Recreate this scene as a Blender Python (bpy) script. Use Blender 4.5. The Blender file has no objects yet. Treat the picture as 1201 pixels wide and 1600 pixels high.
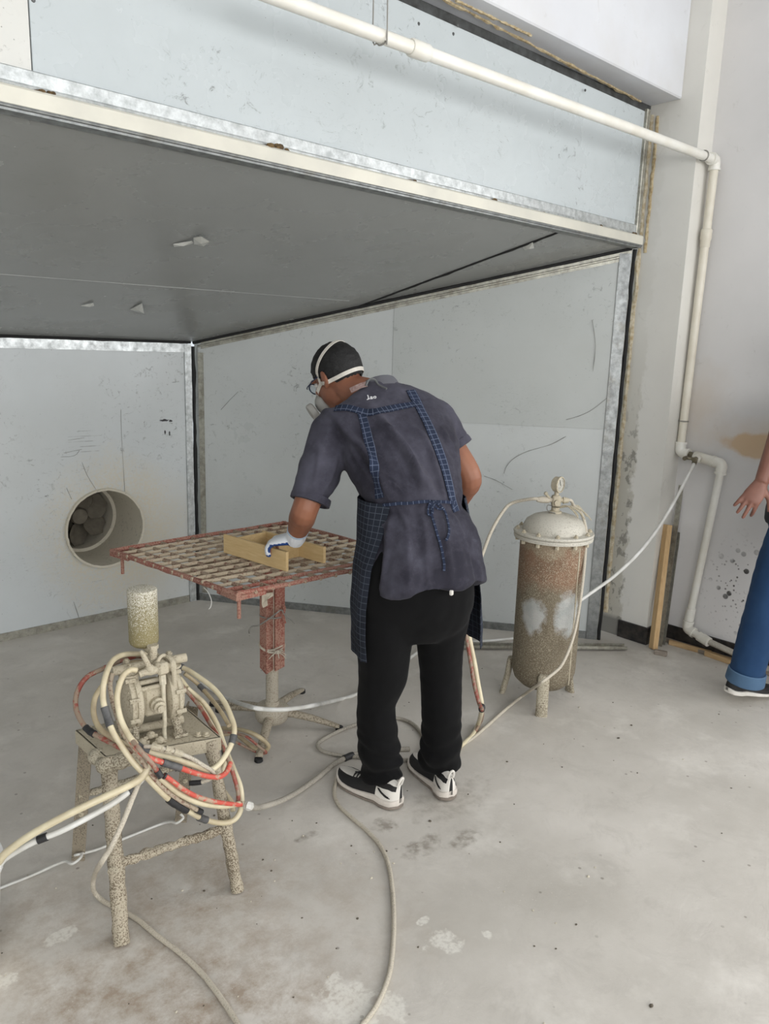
import bpy, bmesh, math, random
from mathutils import Vector, Matrix, noise
from mathutils.bvhtree import BVHTree
random.seed(7)
S = bpy.context.scene
COL = S.collection
V = Vector
PI = math.pi

# ---------------------------------------------------------------- camera
cam_d = bpy.data.cameras.new('camera')
cam = bpy.data.objects.new('camera', cam_d)
COL.objects.link(cam)
cam_d.sensor_fit = 'VERTICAL'
cam_d.sensor_height = 36.0
cam_d.lens = 36.0 * 1199.3 / 1600.0
cam_d.clip_start = 0.02
_p, _y, _r = math.radians(11.75), math.radians(42.726), math.radians(1.761)
_f = V((math.sin(_y) * math.cos(_p), math.cos(_y) * math.cos(_p), -math.sin(_p)))
_rt = V((math.cos(_y), -math.sin(_y), 0))
_up = _rt.cross(_f)
_r2 = _rt * math.cos(_r) + _up * math.sin(_r)
_u2 = -_rt * math.sin(_r) + _up * math.cos(_r)
cam.matrix_world = Matrix(((_r2.x, _u2.x, -_f.x, 0), (_r2.y, _u2.y, -_f.y, 0), (_r2.z, _u2.z, -_f.z, 1.55), (0, 0, 0, 1)))
S.camera = cam
CAM = V((0, 0, 1.55))

# ---------------------------------------------------------------- light and exposure
S.view_settings.view_transform = 'Standard'
S.view_settings.look = 'None'
S.view_settings.gamma = 1.0
S.view_settings.use_curve_mapping = False
S.view_settings.exposure = 0.06
W = bpy.data.worlds.new('daylight')
S.world = W
W.use_nodes = True
W.node_tree.nodes['Background'].inputs[0].default_value = (0.86, 0.93, 1.0, 1)
W.node_tree.nodes['Background'].inputs[1].default_value = 0.9


def window_light(name, loc, size, direction, power, color=(1, 0.99, 0.98)):
    l = bpy.data.lights.new(name, 'AREA')
    l.shape = 'RECTANGLE'
    l.size, l.size_y = size
    l.energy = power
    l.color = color
    o = bpy.data.objects.new(name, l)
    COL.objects.link(o)
    o.location = loc
    o.rotation_euler = V(direction).to_track_quat('-Z', 'Y').to_euler()
    return o


window_light('daylight_right_window', (4.16, -0.55, 1.75), (2.3, 1.9), (-1, 0, -0.05), 60)
window_light('daylight_rear_window', (2.1, -4.56, 1.9), (3.4, 2.2), (0, 1, -0.03), 140)
window_light('daylight_rear_left_window', (-1.9, -4.56, 1.9), (2.4, 2.2), (0.12, 1, -0.03), 150)
try:
    S.cycles.max_bounces = 8
    S.cycles.diffuse_bounces = 5
    S.cycles.use_denoising = True
    S.cycles.sample_clamp_indirect = 4.0
except Exception:
    pass

# ---------------------------------------------------------------- mesh helpers


class MB:
    """collects vertices, faces, material slots and uvs of one mesh object"""

    def __init__(s):
        s.v, s.f, s.m, s.uv = [], [], [], {}

    def add(s, vs, fs, m=0, uvs=None):
        b = len(s.v)
        s.v += [tuple(p) for p in vs]
        for i, f in enumerate(fs):
            if uvs:
                s.uv[len(s.f)] = uvs[i]
            s.f.append(tuple(b + k for k in f))
            s.m.append(m)
        return s

    def box(s, c, d, rot=None, m=0, ch=0.0):
        """box of size d about c, rot = 3x3 matrix or z angle, ch = chamfer"""
        if rot is None:
            rot = Matrix.Identity(3)
        elif not isinstance(rot, Matrix):
            rot = Matrix.Rotation(rot, 3, 'Z')
        c = V(c)
        x, y, z = d[0] / 2, d[1] / 2, d[2] / 2
        if ch <= 0:
            P = [(i, j, k) for k in (-z, z) for i, j in ((-x, -y), (x, -y), (x, y), (-x, y))]
            F = [(3, 2, 1, 0), (4, 5, 6, 7), (0, 1, 5, 4), (1, 2, 6, 5), (2, 3, 7, 6), (3, 0, 4, 7)]
            return s.add([c + rot @ V(p) for p in P], F, m)
        bm = bmesh.new()
        bmesh.ops.create_cube(bm, size=1)
        for v in bm.verts:
            v.co = V((v.co.x * d[0], v.co.y * d[1], v.co.z * d[2]))
        bmesh.ops.bevel(bm, geom=list(bm.edges), offset=ch, segments=1, affect='EDGES', profile=0.5)
        s.bm(bm, m, Matrix.Translation(c) @ rot.to_4x4())
        return s

    def bm(s, bm, m=0, mat=None):
        bm.verts.index_update()
        vs = [(mat @ v.co if mat else v.co) for v in bm.verts]
        s.add(vs, [[v.index for v in f.verts] for f in bm.faces], m)
        bm.free()

    def bar(s, a, b, w, h, up=(0, 0, 1), m=0, ch=0.0):
        """rectangular bar from a to b: w across, h along up"""
        a, b = V(a), V(b)
        z = (b - a)
        L = z.length
        z.normalize()
        x = V(up).cross(z)
        if x.length < 1e-5:
            x = V((1, 0, 0)).cross(z)
        x.normalize()
        y = z.cross(x)
        R = Matrix((x, y, z)).transposed()
        return s.box((a + b) / 2, (w, h, L), R, m, ch)

    def rings(s, rings, m=0, caps=True, uv=False):
        """loft closed loops of equal count"""
        n = len(rings[0])
        b = len(s.v)
        for r in rings:
            s.v += [tuple(p) for p in r]
        for i in range(len(rings) - 1):
            for j in range(n):
                k = (j + 1) % n
                if uv:
                    s.uv[len(s.f)] = [(j / n, i), ((j + 1) / n, i), ((j + 1) / n, i + 1), (j / n, i + 1)]
                s.f.append((b + i * n + j, b + i * n + k, b + (i + 1) * n + k, b + (i + 1) * n + j))
                s.m.append(m)
        if caps:
            s.f.append(tuple(b + j for j in reversed(range(n))))
            s.m.append(m)
            e = b + (len(rings) - 1) * n
            s.f.append(tuple(e + j for j in range(n)))
            s.m.append(m)
        return s

    def tube(s, pts, r, n=10, m=0, caps=True, smooth=0, rough=0.0):
        """round tube through pts; r number or list; smooth = points per span"""
        pts = [V(p) for p in pts]
        rs = list(r) if isinstance(r, (list, tuple)) else [r] * len(pts)
        if smooth:
            pts, rs = spline(pts, rs, smooth)
        fr = frames(pts)
        R = []
        for i, (p, (x, y)) in enumerate(zip(pts, fr)):
            ring = []
            for j in range(n):
                a = 2 * PI * j / n
                q = rs[i]
                if rough:
                    q *= 1 + rough * noise.noise((p + x * math.cos(a) * q + y * math.sin(a) * q) * 45)
                ring.append(p + (x * math.cos(a) + y * math.sin(a)) * q)
            R.append(ring)
        return s.rings(R, m, caps)

    def cyl(s, a, b, r, n=16, m=0, r2=None):
        return s.tube([a, b], [r, r if r2 is None else r2], n, m)

    def lathe(s, o, ax, prof, n=24, m=0):
        """prof list of (radius, height) along ax from o"""
        ax = V(ax).normalized()
        o = V(o)
        x = ax.orthogonal().normalized()
        y = ax.cross(x)
        R = []
        for r, h in prof:
            r = max(r, 0.0004)
            R.append([o + ax * h + (x * math.cos(2 * PI * j / n) + y * math.sin(2 * PI * j / n)) * r for j in range(n)])
        return s.rings(R, m)

    def ball(s, c, r, rot=None, seg=16, m=0):
        """ellipsoid; r number or triple"""
        r = (r, r, r) if not isinstance(r, (tuple, list)) else r
        c = V(c)
        rot = rot or Matrix.Identity(3)
        R = []
        h = seg // 2
        for i in range(h + 1):
            t = -PI / 2 + PI * i / h
            t = max(-PI / 2 + 0.02, min(PI / 2 - 0.02, t))
            R.append([c + rot @ V((r[0] * math.cos(t) * math.cos(2 * PI * j / seg), r[1] * math.cos(t) * math.sin(2 * PI * j / seg), r[2] * math.sin(t))) for j in range(seg)])
        return s.rings(R, m)

    def ribbon(s, pts, nrm, w, th=0.003, m=0, cross=None):
        """flat strap through pts lying on surface normals nrm; uv in metres"""
        pts = [V(p) for p in pts]
        nrm = [V(q).normalized() for q in nrm]
        ws = list(w) if isinstance(w, (list, tuple)) else [w] * len(pts)
        L = 0
        prev = None
        b = len(s.v)
        for i, p in enumerate(pts):
            t = (pts[min(i + 1, len(pts) - 1)] - pts[max(i - 1, 0)]).normalized()
            c = V(cross).normalized() if cross else t.cross(nrm[i]).normalized()
            if i:
                L += (p - pts[i - 1]).length
            for k, (sx, o) in enumerate(((-1, 0), (1, 0), (1, th), (-1, th))):
                s.v.append(tuple(p + c * sx * ws[i] / 2 + nrm[i] * o))
            if i:
                a0, a1 = b + (i - 1) * 4, b + i * 4
                for k in range(4):
                    q = (k + 1) % 4
                    u0 = (-ws[i] / 2 if k in (0, 3) else ws[i] / 2)
                    u1 = (-ws[i] / 2 if q in (0, 3) else ws[i] / 2)
                    s.uv[len(s.f)] = [(u0, prev), (u1, prev), (u1, L), (u0, L)]
                    s.f.append((a0 + k, a0 + q, a1 + q, a1 + k))
                    s.m.append(m)
            prev = L
        s.f.append((b + 3, b + 2, b + 1, b))
        s.m.append(m)
        e = b + (len(pts) - 1) * 4
        s.f.append((e, e + 1, e + 2, e + 3))
        s.m.append(m)
        return s

    def mesh(s, name):
        me = bpy.data.meshes.new(name)
        me.from_pydata(s.v, [], s.f)
        me.polygons.foreach_set('material_index', s.m)
        if s.uv:
            ul = me.uv_layers.new(name='uv').data
            for fi, co in s.uv.items():
                for k, li in enumerate(me.polygons[fi].loop_indices):
                    ul[li].uv = co[k]
        me.update()
        return me


def spline(pts, rs, k):
    P, Q = [], []
    n = len(pts)
    for i in range(n - 1):
        p0, p1, p2, p3 = pts[max(i - 1, 0)], pts[i], pts[i + 1], pts[min(i + 2, n - 1)]
        for j in range(k):
            t = j / k
            P.append(0.5 * ((2 * p1) + (p2 - p0) * t + (2 * p0 - 5 * p1 + 4 * p2 - p3) * t * t + (3 * p1 - p0 - 3 * p2 + p3) * t ** 3))
            Q.append(rs[i] * (1 - t) + rs[i + 1] * t)
    P.append(pts[-1])
    Q.append(rs[-1])
    return P, Q


def frames(pts):
    out = []
    t0 = (pts[1] - pts[0]).normalized()
    x = t0.orthogonal().normalized()
    for i in range(len(pts)):
        t = (pts[min(i + 1, len(pts) - 1)] - pts[max(i - 1, 0)])
        if t.length < 1e-9:
            t = t0.copy()
        t.normalize()
        x = (x - t * x.dot(t))
        if x.length < 1e-6:
            x = t.orthogonal()
        x.normalize()
        out.append((x, t.cross(x)))
        t0 = t
    return out


def place(o, parent=None):
    COL.objects.link(o)
    if parent is not None:
        o.parent = parent
        w = V((0, 0, 0))
        q = parent
        while q is not None:
            w += V(q.location)
            q = q.parent
        o.location = -w
    return o


def obj(name, mb, mats, parent=None, smooth=True, angle=40, label=None, kind=None, fix=True):
    me = mb.mesh(name) if isinstance(mb, MB) else mb
    if fix:
        bm = bmesh.new()
        bm.from_mesh(me)
        bmesh.ops.recalc_face_normals(bm, faces=bm.faces)
        bm.to_mesh(me)
        bm.free()
    for m in (mats if isinstance(mats, (list, tuple)) else [mats]):
        me.materials.append(m)
    if smooth:
        me.shade_smooth() if hasattr(me, 'shade_smooth') else None
        try:
            me.set_sharp_from_angle(angle=math.radians(angle))
        except Exception:
            pass
    o = bpy.data.objects.new(name, me)
    if label:
        o['label'] = label
    if kind:
        o['kind'] = kind
    return place(o, parent)


def tag(o, label, cat, group=None):
    o['label'] = label
    o['category'] = cat
    if group:
        o['group'] = group
    return o


def thing(name, label, cat, loc=(0, 0, 0), group=None):
    o = bpy.data.objects.new(name, None)
    o.empty_display_size = 0.05
    o.location = loc
    COL.objects.link(o)
    return tag(o, label, cat, group)


def struct(name, mb, mat, parent=None, **k):
    o = obj(name, mb, mat, parent, **k)
    if parent is None:
        o['kind'] = 'structure'
    return o


def remesh(mb, name, voxel, smooth=6, factor=0.5, dec=None):
    """fuse overlapping closed pieces into one continuous smooth mesh"""
    me = mb.mesh(name + '_src')
    o = bpy.data.objects.new(name + '_src', me)
    COL.objects.link(o)
    md = o.modifiers.new('r', 'REMESH')
    md.mode = 'VOXEL'
    md.voxel_size = voxel
    md.use_smooth_shade = True
    if smooth:
        sm = o.modifiers.new('s', 'SMOOTH')
        sm.iterations = smooth
        sm.factor = factor
    dg = bpy.context.evaluated_depsgraph_get()
    out = bpy.data.meshes.new_from_object(o.evaluated_get(dg))
    out.name = name
    bpy.data.objects.remove(o)
    bpy.data.meshes.remove(me)
    return out


def bvh_of(me):
    return BVHTree.FromPolygons([v.co.copy() for v in me.vertices], [tuple(p.vertices) for p in me.polygons])


# ---------------------------------------------------------------- materials


def lin(c):
    return tuple((x / 255 / 12.92 if x / 255 <= 0.04045 else ((x / 255 + 0.055) / 1.055) ** 2.4) for x in c) + (1,)


class NT:
    def __init__(s, name):
        s.mat = bpy.data.materials.new(name)
        s.mat.use_nodes = True
        s.t = s.mat.node_tree
        s.b = s.t.nodes['Principled BSDF']
        s.co = s.n('ShaderNodeTexCoord').outputs['Object']

    def n(s, k, **kw):
        x = s.t.nodes.new(k)
        for a, v in kw.items():
            setattr(x, a, v)
        return x

    def L(s, a, b):
        s.t.links.new(a, b)

    def scaled(s, sc, off=(0, 0, 0)):
        m = s.n('ShaderNodeMapping')
        m.inputs['Scale'].default_value = sc if isinstance(sc, tuple) else (sc, sc, sc)
        m.inputs['Location'].default_value = off
        s.L(s.co, m.inputs[0])
        return m.outputs[0]

    def noise(s, scale=5, detail=4, rough=0.55, vec=None, dist=0.0):
        x = s.n('ShaderNodeTexNoise')
        x.inputs['Scale'].default_value = scale
        x.inputs['Detail'].default_value = detail
        x.inputs['Roughness'].default_value = rough
        x.inputs['Distortion'].default_value = dist
        s.L(vec or s.co, x.inputs['Vector'])
        return x.outputs['Fac']

    def voro(s, scale, vec=None, feature='F1', rnd=1.0):
        x = s.n('ShaderNodeTexVoronoi', feature=feature)
        x.inputs['Scale'].default_value = scale
        x.inputs['Randomness'].default_value = rnd
        s.L(vec or s.co, x.inputs['Vector'])
        return x.outputs['Distance']

    def ramp(s, fac, a, b, lo=0.0, hi=1.0):
        x = s.n('ShaderNodeMapRange')
        x.inputs[1].default_value = a
        x.inputs[2].default_value = b
        x.inputs[3].default_value = lo
        x.inputs[4].default_value = hi
        s.L(fac, x.inputs[0])
        return x.outputs[0]

    def math(s, op, a, b=None, c=None):
        x = s.n('ShaderNodeMath', operation=op)
        for i, q in enumerate((a, b, c)):
            if q is None:
                continue
            if isinstance(q, (int, float)):
                x.inputs[i].default_value = q
            else:
                s.L(q, x.inputs[i])
        return x.outputs[0]

    def mix(s, fac, a, b):
        x = s.n('ShaderNodeMix', data_type='RGBA')
        for sock, q in ((x.inputs[0], fac), (x.inputs[6], a), (x.inputs[7], b)):
            if isinstance(q, (int, float)):
                sock.default_value = q
            elif isinstance(q, tuple):
                sock.default_value = q
            else:
                s.L(q, sock)
        return x.outputs[2]

    def xyz(s):
        x = s.n('ShaderNodeSeparateXYZ')
        s.L(s.co, x.inputs[0])
        return x.outputs

    def spot(s, c, r, edge=0.3, wob=0.0, wscale=8):
        """mask of a blot with its own shape about world point c, radii r"""
        m = s.n('ShaderNodeMapping')
        m.vector_type = 'TEXTURE'
        m.inputs['Location'].default_value = c
        m.inputs['Scale'].default_value = r
        s.L(s.co, m.inputs[0])
        g = s.n('ShaderNodeVectorMath', operation='LENGTH')
        s.L(m.outputs[0], g.inputs[0])
        d = g.outputs['Value']
        if wob:
            d = s.math('ADD', d, s.ramp(s.noise(wscale, 4), 0.25, 0.75, -wob, wob))
        return s.ramp(d, 1.0, 1.0 - edge)

    def done(s, col=None, rough=None, metal=None, bump=None, bstr=0.3, bdist=0.01, spec=None):
        for k, q in (('Base Color', col), ('Roughness', rough), ('Metallic', metal), ('Specular IOR Level', spec)):
            if q is None:
                continue
            if isinstance(q, (int, float, tuple)):
                s.b.inputs[k].default_value = q
            else:
                s.L(q, s.b.inputs[k])
        if bump is not None:
            b = s.n('ShaderNodeBump')
            b.inputs['Strength'].default_value = bstr
            b.inputs['Distance'].default_value = bdist
            s.L(bump, b.inputs['Height'])
            s.L(b.outputs[0], s.b.inputs['Normal'])
        return s.mat


def plain(name, c, rough=0.6, metal=0.0, var=0.12, scale=18, bump=0.15, c2=None, spec=0.5):
    """one colour with slight mottling"""
    t = NT(name)
    a = lin(c)
    b = lin(c2) if c2 else tuple(x * (1 - var * 2) for x in a[:3]) + (1,)
    f = t.noise(scale, 5)
    return t.done(t.mix(t.ramp(f, 0.35, 0.7), a, b), rough, metal, f, bump, 0.004, spec)


def crusty(name, base, crust, amount=0.5, scale=120, rough=0.85, bump=0.6, under=None):
    """metal or plastic coated with dried overspray: fine grains over a base colour"""
    t = NT(name)
    g = t.noise(scale, 3, 0.6)
    big = t.noise(9, 4)
    th = t.ramp(big, 0.3, 0.7, 0.62 - amount * 0.35, 0.42 - amount * 0.2)
    m = t.math('SUBTRACT', g, th)
    m = t.ramp(m, -0.03, 0.06)
    b = lin(base)
    if under:
        b = t.mix(t.ramp(t.noise(6, 4), 0.4, 0.6), lin(base), lin(under))
    return t.done(t.mix(m, b, lin(crust)), rough, 0, g, bump, 0.006)


def painted_sheet(name, c, dirt=0.5, stain=(150, 140, 122), rough=0.32, speck=1.0):
    """pale painted steel sheet with scuffs, specks and dust"""
    t = NT(name)
    a = lin(c)
    cl = t.noise(1.6, 6, 0.6)
    col = t.mix(t.ramp(cl, 0.35, 0.7, 0, 0.35), a, lin(tuple(int(x * 0.88) for x in c)))
    # broad dusty bloom
    col = t.mix(t.ramp(t.noise(0.9, 5, 0.65, t.scaled((1, 1, 1), (3, 1, 7))), 0.42, 0.80, 0, 0.6 * dirt), col, lin(stain))
    # scuffs: clustered dark short marks
    clus = t.ramp(t.noise(2.3, 4, 0.6, t.scaled((1, 1, 1), (9, 4, 2))), 0.44, 0.60)
    sc = t.ramp(t.noise(24, 8, 0.78, None, 1.2), 0.57, 0.67)
    fac = t.math('MULTIPLY', t.math('MULTIPLY', clus, sc), 0.75 * speck)
    col = t.mix(fac, col, lin((88, 88, 84)))
    # thin scratches
    wv = t.ramp(t.noise(5, 2, 0.5, t.scaled((1, 1, 4.0), (2, 5, 1)), 2.5), 0.497, 0.503)
    line = t.math('MULTIPLY', t.math('MULTIPLY', wv, t.math('SUBTRACT', 1.0, wv)), 4.0)
    msk = t.ramp(t.noise(1.7, 2, 0.5, t.scaled((1, 1, 1), (1, 8, 3))), 0.55, 0.62)
    col = t.mix(t.math('MULTIPLY', t.math('MULTIPLY', line, msk), 0.5 * speck), col, lin((96, 96, 92)))
    # pin specks
    sp = t.ramp(t.voro(38), 0.075, 0.05)
    spm = t.ramp(t.noise(3.1, 2), 0.5, 0.6)
    col = t.mix(t.math('MULTIPLY', t.math('MULTIPLY', sp, spm), 0.7 * speck), col, lin((70, 68, 62)))
    r = t.ramp(t.noise(3, 5), 0.3, 0.7, rough - 0.06, rough + 0.14)
    t.done(col, r, 0.0, t.noise(1.1, 2), 0.06, 0.03, 0.5)
    return t


def galvanised(name, c=(176, 180, 180), dirt=0.4):
    t = NT(name)
    f = t.noise(30, 6, 0.7)
    col = t.mix(t.ramp(f, 0.35, 0.65), lin(c), lin(tuple(int(x * 0.78) for x in c)))
    col = t.mix(t.ramp(t.noise(7, 6, 0.75), 0.52, 0.66, 0, dirt), col, lin((118, 112, 98)))
    return t.done(col, t.ramp(f, 0.3, 0.7, 0.3, 0.5), 0.75, f, 0.08, 0.003)


# ---------------------------------------------------------------- surface materials


def floor_material():
    t = NT('concrete_floor')
    a, b = lin((207, 202, 194)), lin((181, 176, 167))
    col = t.mix(t.ramp(t.noise(1.3, 6, 0.6), 0.35, 0.68), a, b)
    col = t.mix(t.ramp(t.noise(6, 8, 0.78, None, 0.6), 0.50, 0.70, 0, 0.62), col, lin((178, 173, 165)))
    col = t.mix(t.ramp(t.noise(3.2, 5, 0.65, t.scaled(1.0, (4, 4, 0))), 0.55, 0.72, 0, 0.55), col, lin((226, 222, 214)))
    # brown grime round the pump stand and the near left corner
    m = t.spot((0.75, 1.55, 0), (0.75, 0.75, 1), 0.8, 0.3, 3)
    col = t.mix(t.math('MULTIPLY', m, t.ramp(t.noise(9, 7, 0.78), 0.42, 0.64, 0, 0.8)), col, lin((150, 132, 112)))
    # damp grey prints in front of the worker's shoes
    for c, r in (((1.6056, 1.5094, 0.0000), (0.09, 0.045, 1)), ((1.7290, 1.4494, 0.0000), (0.075, 0.04, 1)), ((1.5841, 1.6692, 0.0000), (0.05, 0.04, 1)), ((1.3543, 1.7888, 0.0000), (0.05, 0.02, 1)), ((1.8606, 1.6347, 0.0000), (0.2, 0.1, 1))):
        k = 0.4 if r[0] > 0.15 else 0.75
        m = t.math('MULTIPLY', t.spot(c, r, 0.5, 0.5, 22), t.ramp(t.noise(40, 4), 0.35, 0.6, 0.1, k))
        col = t.mix(m, col, lin((134, 126, 115)))
    # pale plaster splashes
    for c, r in (((1.3574, 1.1823, 0.0000), (0.05, 0.045, 1)), ((1.4676, 1.1252, 0.0000), (0.018, 0.015, 1)), ((1.0364, 1.1951, 0.0000), (0.06, 0.1, 1)), ((1.3706, 1.2706, 0.0000), (0.022, 0.014, 1)), ((0.5926, 1.8626, 0.0000), (0.05, 0.025, 1)), ((0.4349, 1.8012, 0.0000), (0.035, 0.03, 1)), ((1.1107, 1.1266, 0.0000), (0.035, 0.05, 1))):
        m = t.math('MULTIPLY', t.spot(c, r, 0.25, 0.6, 26), t.ramp(t.noise(90, 3), 0.3, 0.55, 0.1, 0.75))
        col = t.mix(m, col, lin((224, 221, 212)))
    # dark crumbs and pits
    sp = t.ramp(t.voro(16), 0.1, 0.06)
    col = t.mix(t.math('MULTIPLY', sp, t.ramp(t.noise(5, 2), 0.5, 0.58, 0, 0.6)), col, lin((116, 108, 98)))
    sp2 = t.ramp(t.voro(60), 0.12, 0.08)
    col = t.mix(t.math('MULTIPLY', sp2, t.ramp(t.noise(4, 3, 0.6, t.scaled(1.0, (7, 2, 0))), 0.52, 0.62, 0, 0.4)), col, lin((226, 222, 214)))
    bump = t.noise(22, 8, 0.7)
    return t.done(col, t.ramp(t.noise(2.2, 4), 0.3, 0.7, 0.42, 0.68), 0, bump, 0.22, 0.012, 0.35)


def plaster(name, c, spots=(), rough=0.75):
    t = NT(name)
    col = t.mix(t.ramp(t.noise(1.2, 5), 0.35, 0.7), lin(c), lin(tuple(int(x * 0.94) for x in c)))
    col = t.mix(t.ramp(t.noise(11, 6, 0.7, None, 0.7), 0.62, 0.72, 0, 0.25), col, lin((150, 146, 136)))
    for fn in spots:
        col = fn(t, col)
    return t.done(col, rough, 0, t.noise(14, 6), 0.08, 0.008, 0.3)


def right_wall_spots(t, col):
    x, y, z = t.xyz()
    # tan blotch of dried spray, flat below and arched above
    m = t.spot((3.9800, 1.4176, 1.1461), (1, 0.36, 0.075), 0.18, 0.14, 9)
    col = t.mix(t.math('MULTIPLY', m, 0.75), col, lin((198, 165, 122)))
    col = t.mix(t.math('MULTIPLY', t.spot((3.9800, 1.4726, 1.1779), (1, 0.4, 0.13), 0.7, 0.2, 9), 0.3), col, lin((206, 178, 142)))
    # brownish bloom above the pipe bend
    col = t.mix(t.math('MULTIPLY', t.spot((3.9800, 1.8876, 1.3038), (1, 0.2, 0.3), 0.9, 0.2, 9), 0.4), col, lin((190, 172, 148)))
    # black splashes low on the wall
    sp = t.ramp(t.voro(17), 0.27, 0.22)
    msk = t.math('MULTIPLY', t.spot((3.9800, 1.5143, 0.3938), (1, 0.3, 0.3), 0.7, 0.2, 9), t.ramp(t.noise(9, 3), 0.38, 0.5))
    col = t.mix(t.math('MULTIPLY', sp, msk), col, lin((38, 34, 30)))
    sp = t.ramp(t.voro(44), 0.26, 0.2)
    col = t.mix(t.math('MULTIPLY', sp, t.math('MULTIPLY', msk, 0.9)), col, lin((48, 42, 36)))
    return col


def jamb_spots(t, col):
    x, y, z = t.xyz()
    # plaster knocked off along the booth edge
    edge = t.ramp(t.math('ADD', y, t.ramp(t.noise(9, 6, 0.7), 0.2, 0.8, -0.05, 0.05)), 2.135, 2.155)
    low = t.ramp(z, 1.7, 0.9, 0.15, 0.9)
    col = t.mix(t.math('MULTIPLY', edge, low), col, lin((184, 180, 168)))
    hole = t.math('MULTIPLY', t.ramp(t.noise(20, 5, 0.65, t.scaled((1, 1, 0.6))), 0.53, 0.58), t.math('MULTIPLY', edge, t.ramp(z, 1.35, 1.05)))
    col = t.mix(t.math('MULTIPLY', hole, 0.85), col, lin((132, 129, 121)))
    # bare cement at the foot
    foot = t.math('MULTIPLY', t.ramp(y, 2.13, 2.15), t.ramp(z, 0.12, 0.09))
    return t.mix(foot, col, lin((128, 126, 120)))


M_floor = floor_material()
M_wall_right = plaster('white_plaster_right', (217, 215, 214), (right_wall_spots,))
M_jamb = plaster('white_plaster_jamb', (220, 218, 211), (jamb_spots,))
M_white = plaster('white_plaster', (222, 224, 226))


def beam_spots(t, col):
    return t.mix(t.ramp(t.noise(3, 5), 0.5, 0.75, 0, 0.2), col, lin((190, 182, 165)))


M_beam = plaster('white_plaster_beam', (216, 218, 222), (beam_spots,))
M_sheet = painted_sheet('booth_sheet_grey', (194, 199, 200), 0.35, (168, 164, 152), 0.3).mat


def back_sheet():
    t = painted_sheet('booth_sheet_back', (194, 199, 200), 0.3, (168, 164, 152), 0.34)
    col = t.b.inputs['Base Color'].links[0].from_socket
    # cream overspray round the duct mouth
    ring = t.spot((1.76, 4.15, 0.5), (0.5, 1, 0.52), 0.55, 0.15, 6)
    g = t.ramp(t.noise(75, 3), 0.38, 0.6, 0.25, 1.0)
    col = t.mix(t.math('MULTIPLY', t.math('MULTIPLY', ring, g), 0.85), col, lin((196, 188, 168)))
    low = t.spot((2.0, 4.15, 0.3), (0.35, 1, 0.6), 0.7, 0.2, 5)
    col = t.mix(t.math('MULTIPLY', low, 0.3), col, lin((190, 180, 158)))
    # black paint dabs right of the duct
    for c, r in (((2.0753, 4.1400, 1.1255), (0.03, 1, 0.008)), ((2.1153, 4.1400, 1.1203), (0.015, 1, 0.006)), ((2.0772, 4.1400, 1.0550), (0.006, 1, 0.014)), ((2.1051, 4.1400, 1.0462), (0.006, 1, 0.014))):
        col = t.mix(t.spot(c, r, 0.3, 0.4, 60), col, lin((26, 26, 26)))
    # pencilled jottings
    for k in range(5):
        z = 1.085 - 0.028 * k
        col = t.mix(t.math('MULTIPLY', t.spot((1.62, 4.14, z), (0.085, 1, 0.0022), 0.5, 0.7, 30), 0.45), col, lin((100, 100, 98)))
    t.L(col, t.b.inputs['Base Color'])
    return t.mat


M_sheet_back = back_sheet()


def side_sheet():
    t = painted_sheet('booth_sheet_side', (186, 190, 189), 0.4, (162, 160, 150), 0.33)
    col = t.b.inputs['Base Color'].links[0].from_socket
    for c, r in (((3.5271, 2.4026, 1.6308), (0.018, 0.018, 0.012)), ((3.5436, 2.3797, 1.6480), (0.006, 0.006, 0.009)), ((3.5611, 2.3553, 1.6422), (0.004, 0.004, 0.006))):
        col = t.mix(t.spot(c, r, 0.3, 0.5, 50), col, lin((40, 40, 38)))
    t.L(col, t.b.inputs['Base Color'])
    return t.mat


M_sheet_side = side_sheet()
M_sheet_side_up = painted_sheet('booth_sheet_side_dusty', (176, 180, 178), 0.6, (160, 160, 152), 0.36).mat
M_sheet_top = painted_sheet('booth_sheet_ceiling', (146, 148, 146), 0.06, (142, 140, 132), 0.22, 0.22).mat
M_sheet_head = painted_sheet('booth_sheet_header', (183, 190, 192), 0.12, (205, 203, 196), 0.24).mat
M_sheet_old = painted_sheet('booth_sheet_yellowed', (205, 205, 200), 0.3, (205, 200, 188), 0.35).mat
M_galv = galvanised('galvanised_steel', (152, 155, 154))
M_galv_bright = galvanised('galvanised_steel_bright', (214, 218, 218), 0.12)
M_galv_dusty = galvanised('galvanised_steel_dusty', (186, 184, 172), 0.6)
M_black_gap = plain('black_sealant_and_gap_shade', (22, 22, 22), 0.8)  # seam sealant colour, also the painted shade in the jamb gap
M_tile = plain('black_skirting_tile', (34, 33, 34), 0.25, 0, 0.2, 30, 0.05, (62, 58, 54))
M_foam = plain('tan_foam', (192, 178, 146), 0.85, 0, 0.3, 60, 0.5, (140, 118, 80))
M_foam_dark = plain('scorched_foam', (110, 88, 54), 0.85, 0, 0.3, 90, 0.5, (36, 28, 18))
M_cream_channel = plain('cream_painted_channel', (206, 203, 190), 0.4, 0.1, 0.05, 5, 0.05, (188, 186, 176))
M_dark_steel = plain('grey_angle_steel', (96, 98, 98), 0.5, 0.4, 0.15, 20, 0.1, (62, 62, 60))
M_frame = plain('window_frame_white', (220, 222, 222), 0.4)

# ---------------------------------------------------------------- room shell


def prism(mb, q, n, th, m=0):
    """slab: polygon q (front face) thickened by th along -n"""
    q = [V(p) for p in q]
    n = V(n).normalized() * th
    k = len(q)
    return mb.add(q + [p - n for p in q], [tuple(range(k)), tuple(reversed(range(k, 2 * k)))] + [(i, i + k, (i + 1) % k + k, (i + 1) % k) for i in range(k)], m)


JX, RX, JY = 3.83, 3.985, 1.975      # jamb face, right wall face, step
HC = 3.9
XL, YR = -3.2, -4.5

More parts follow.
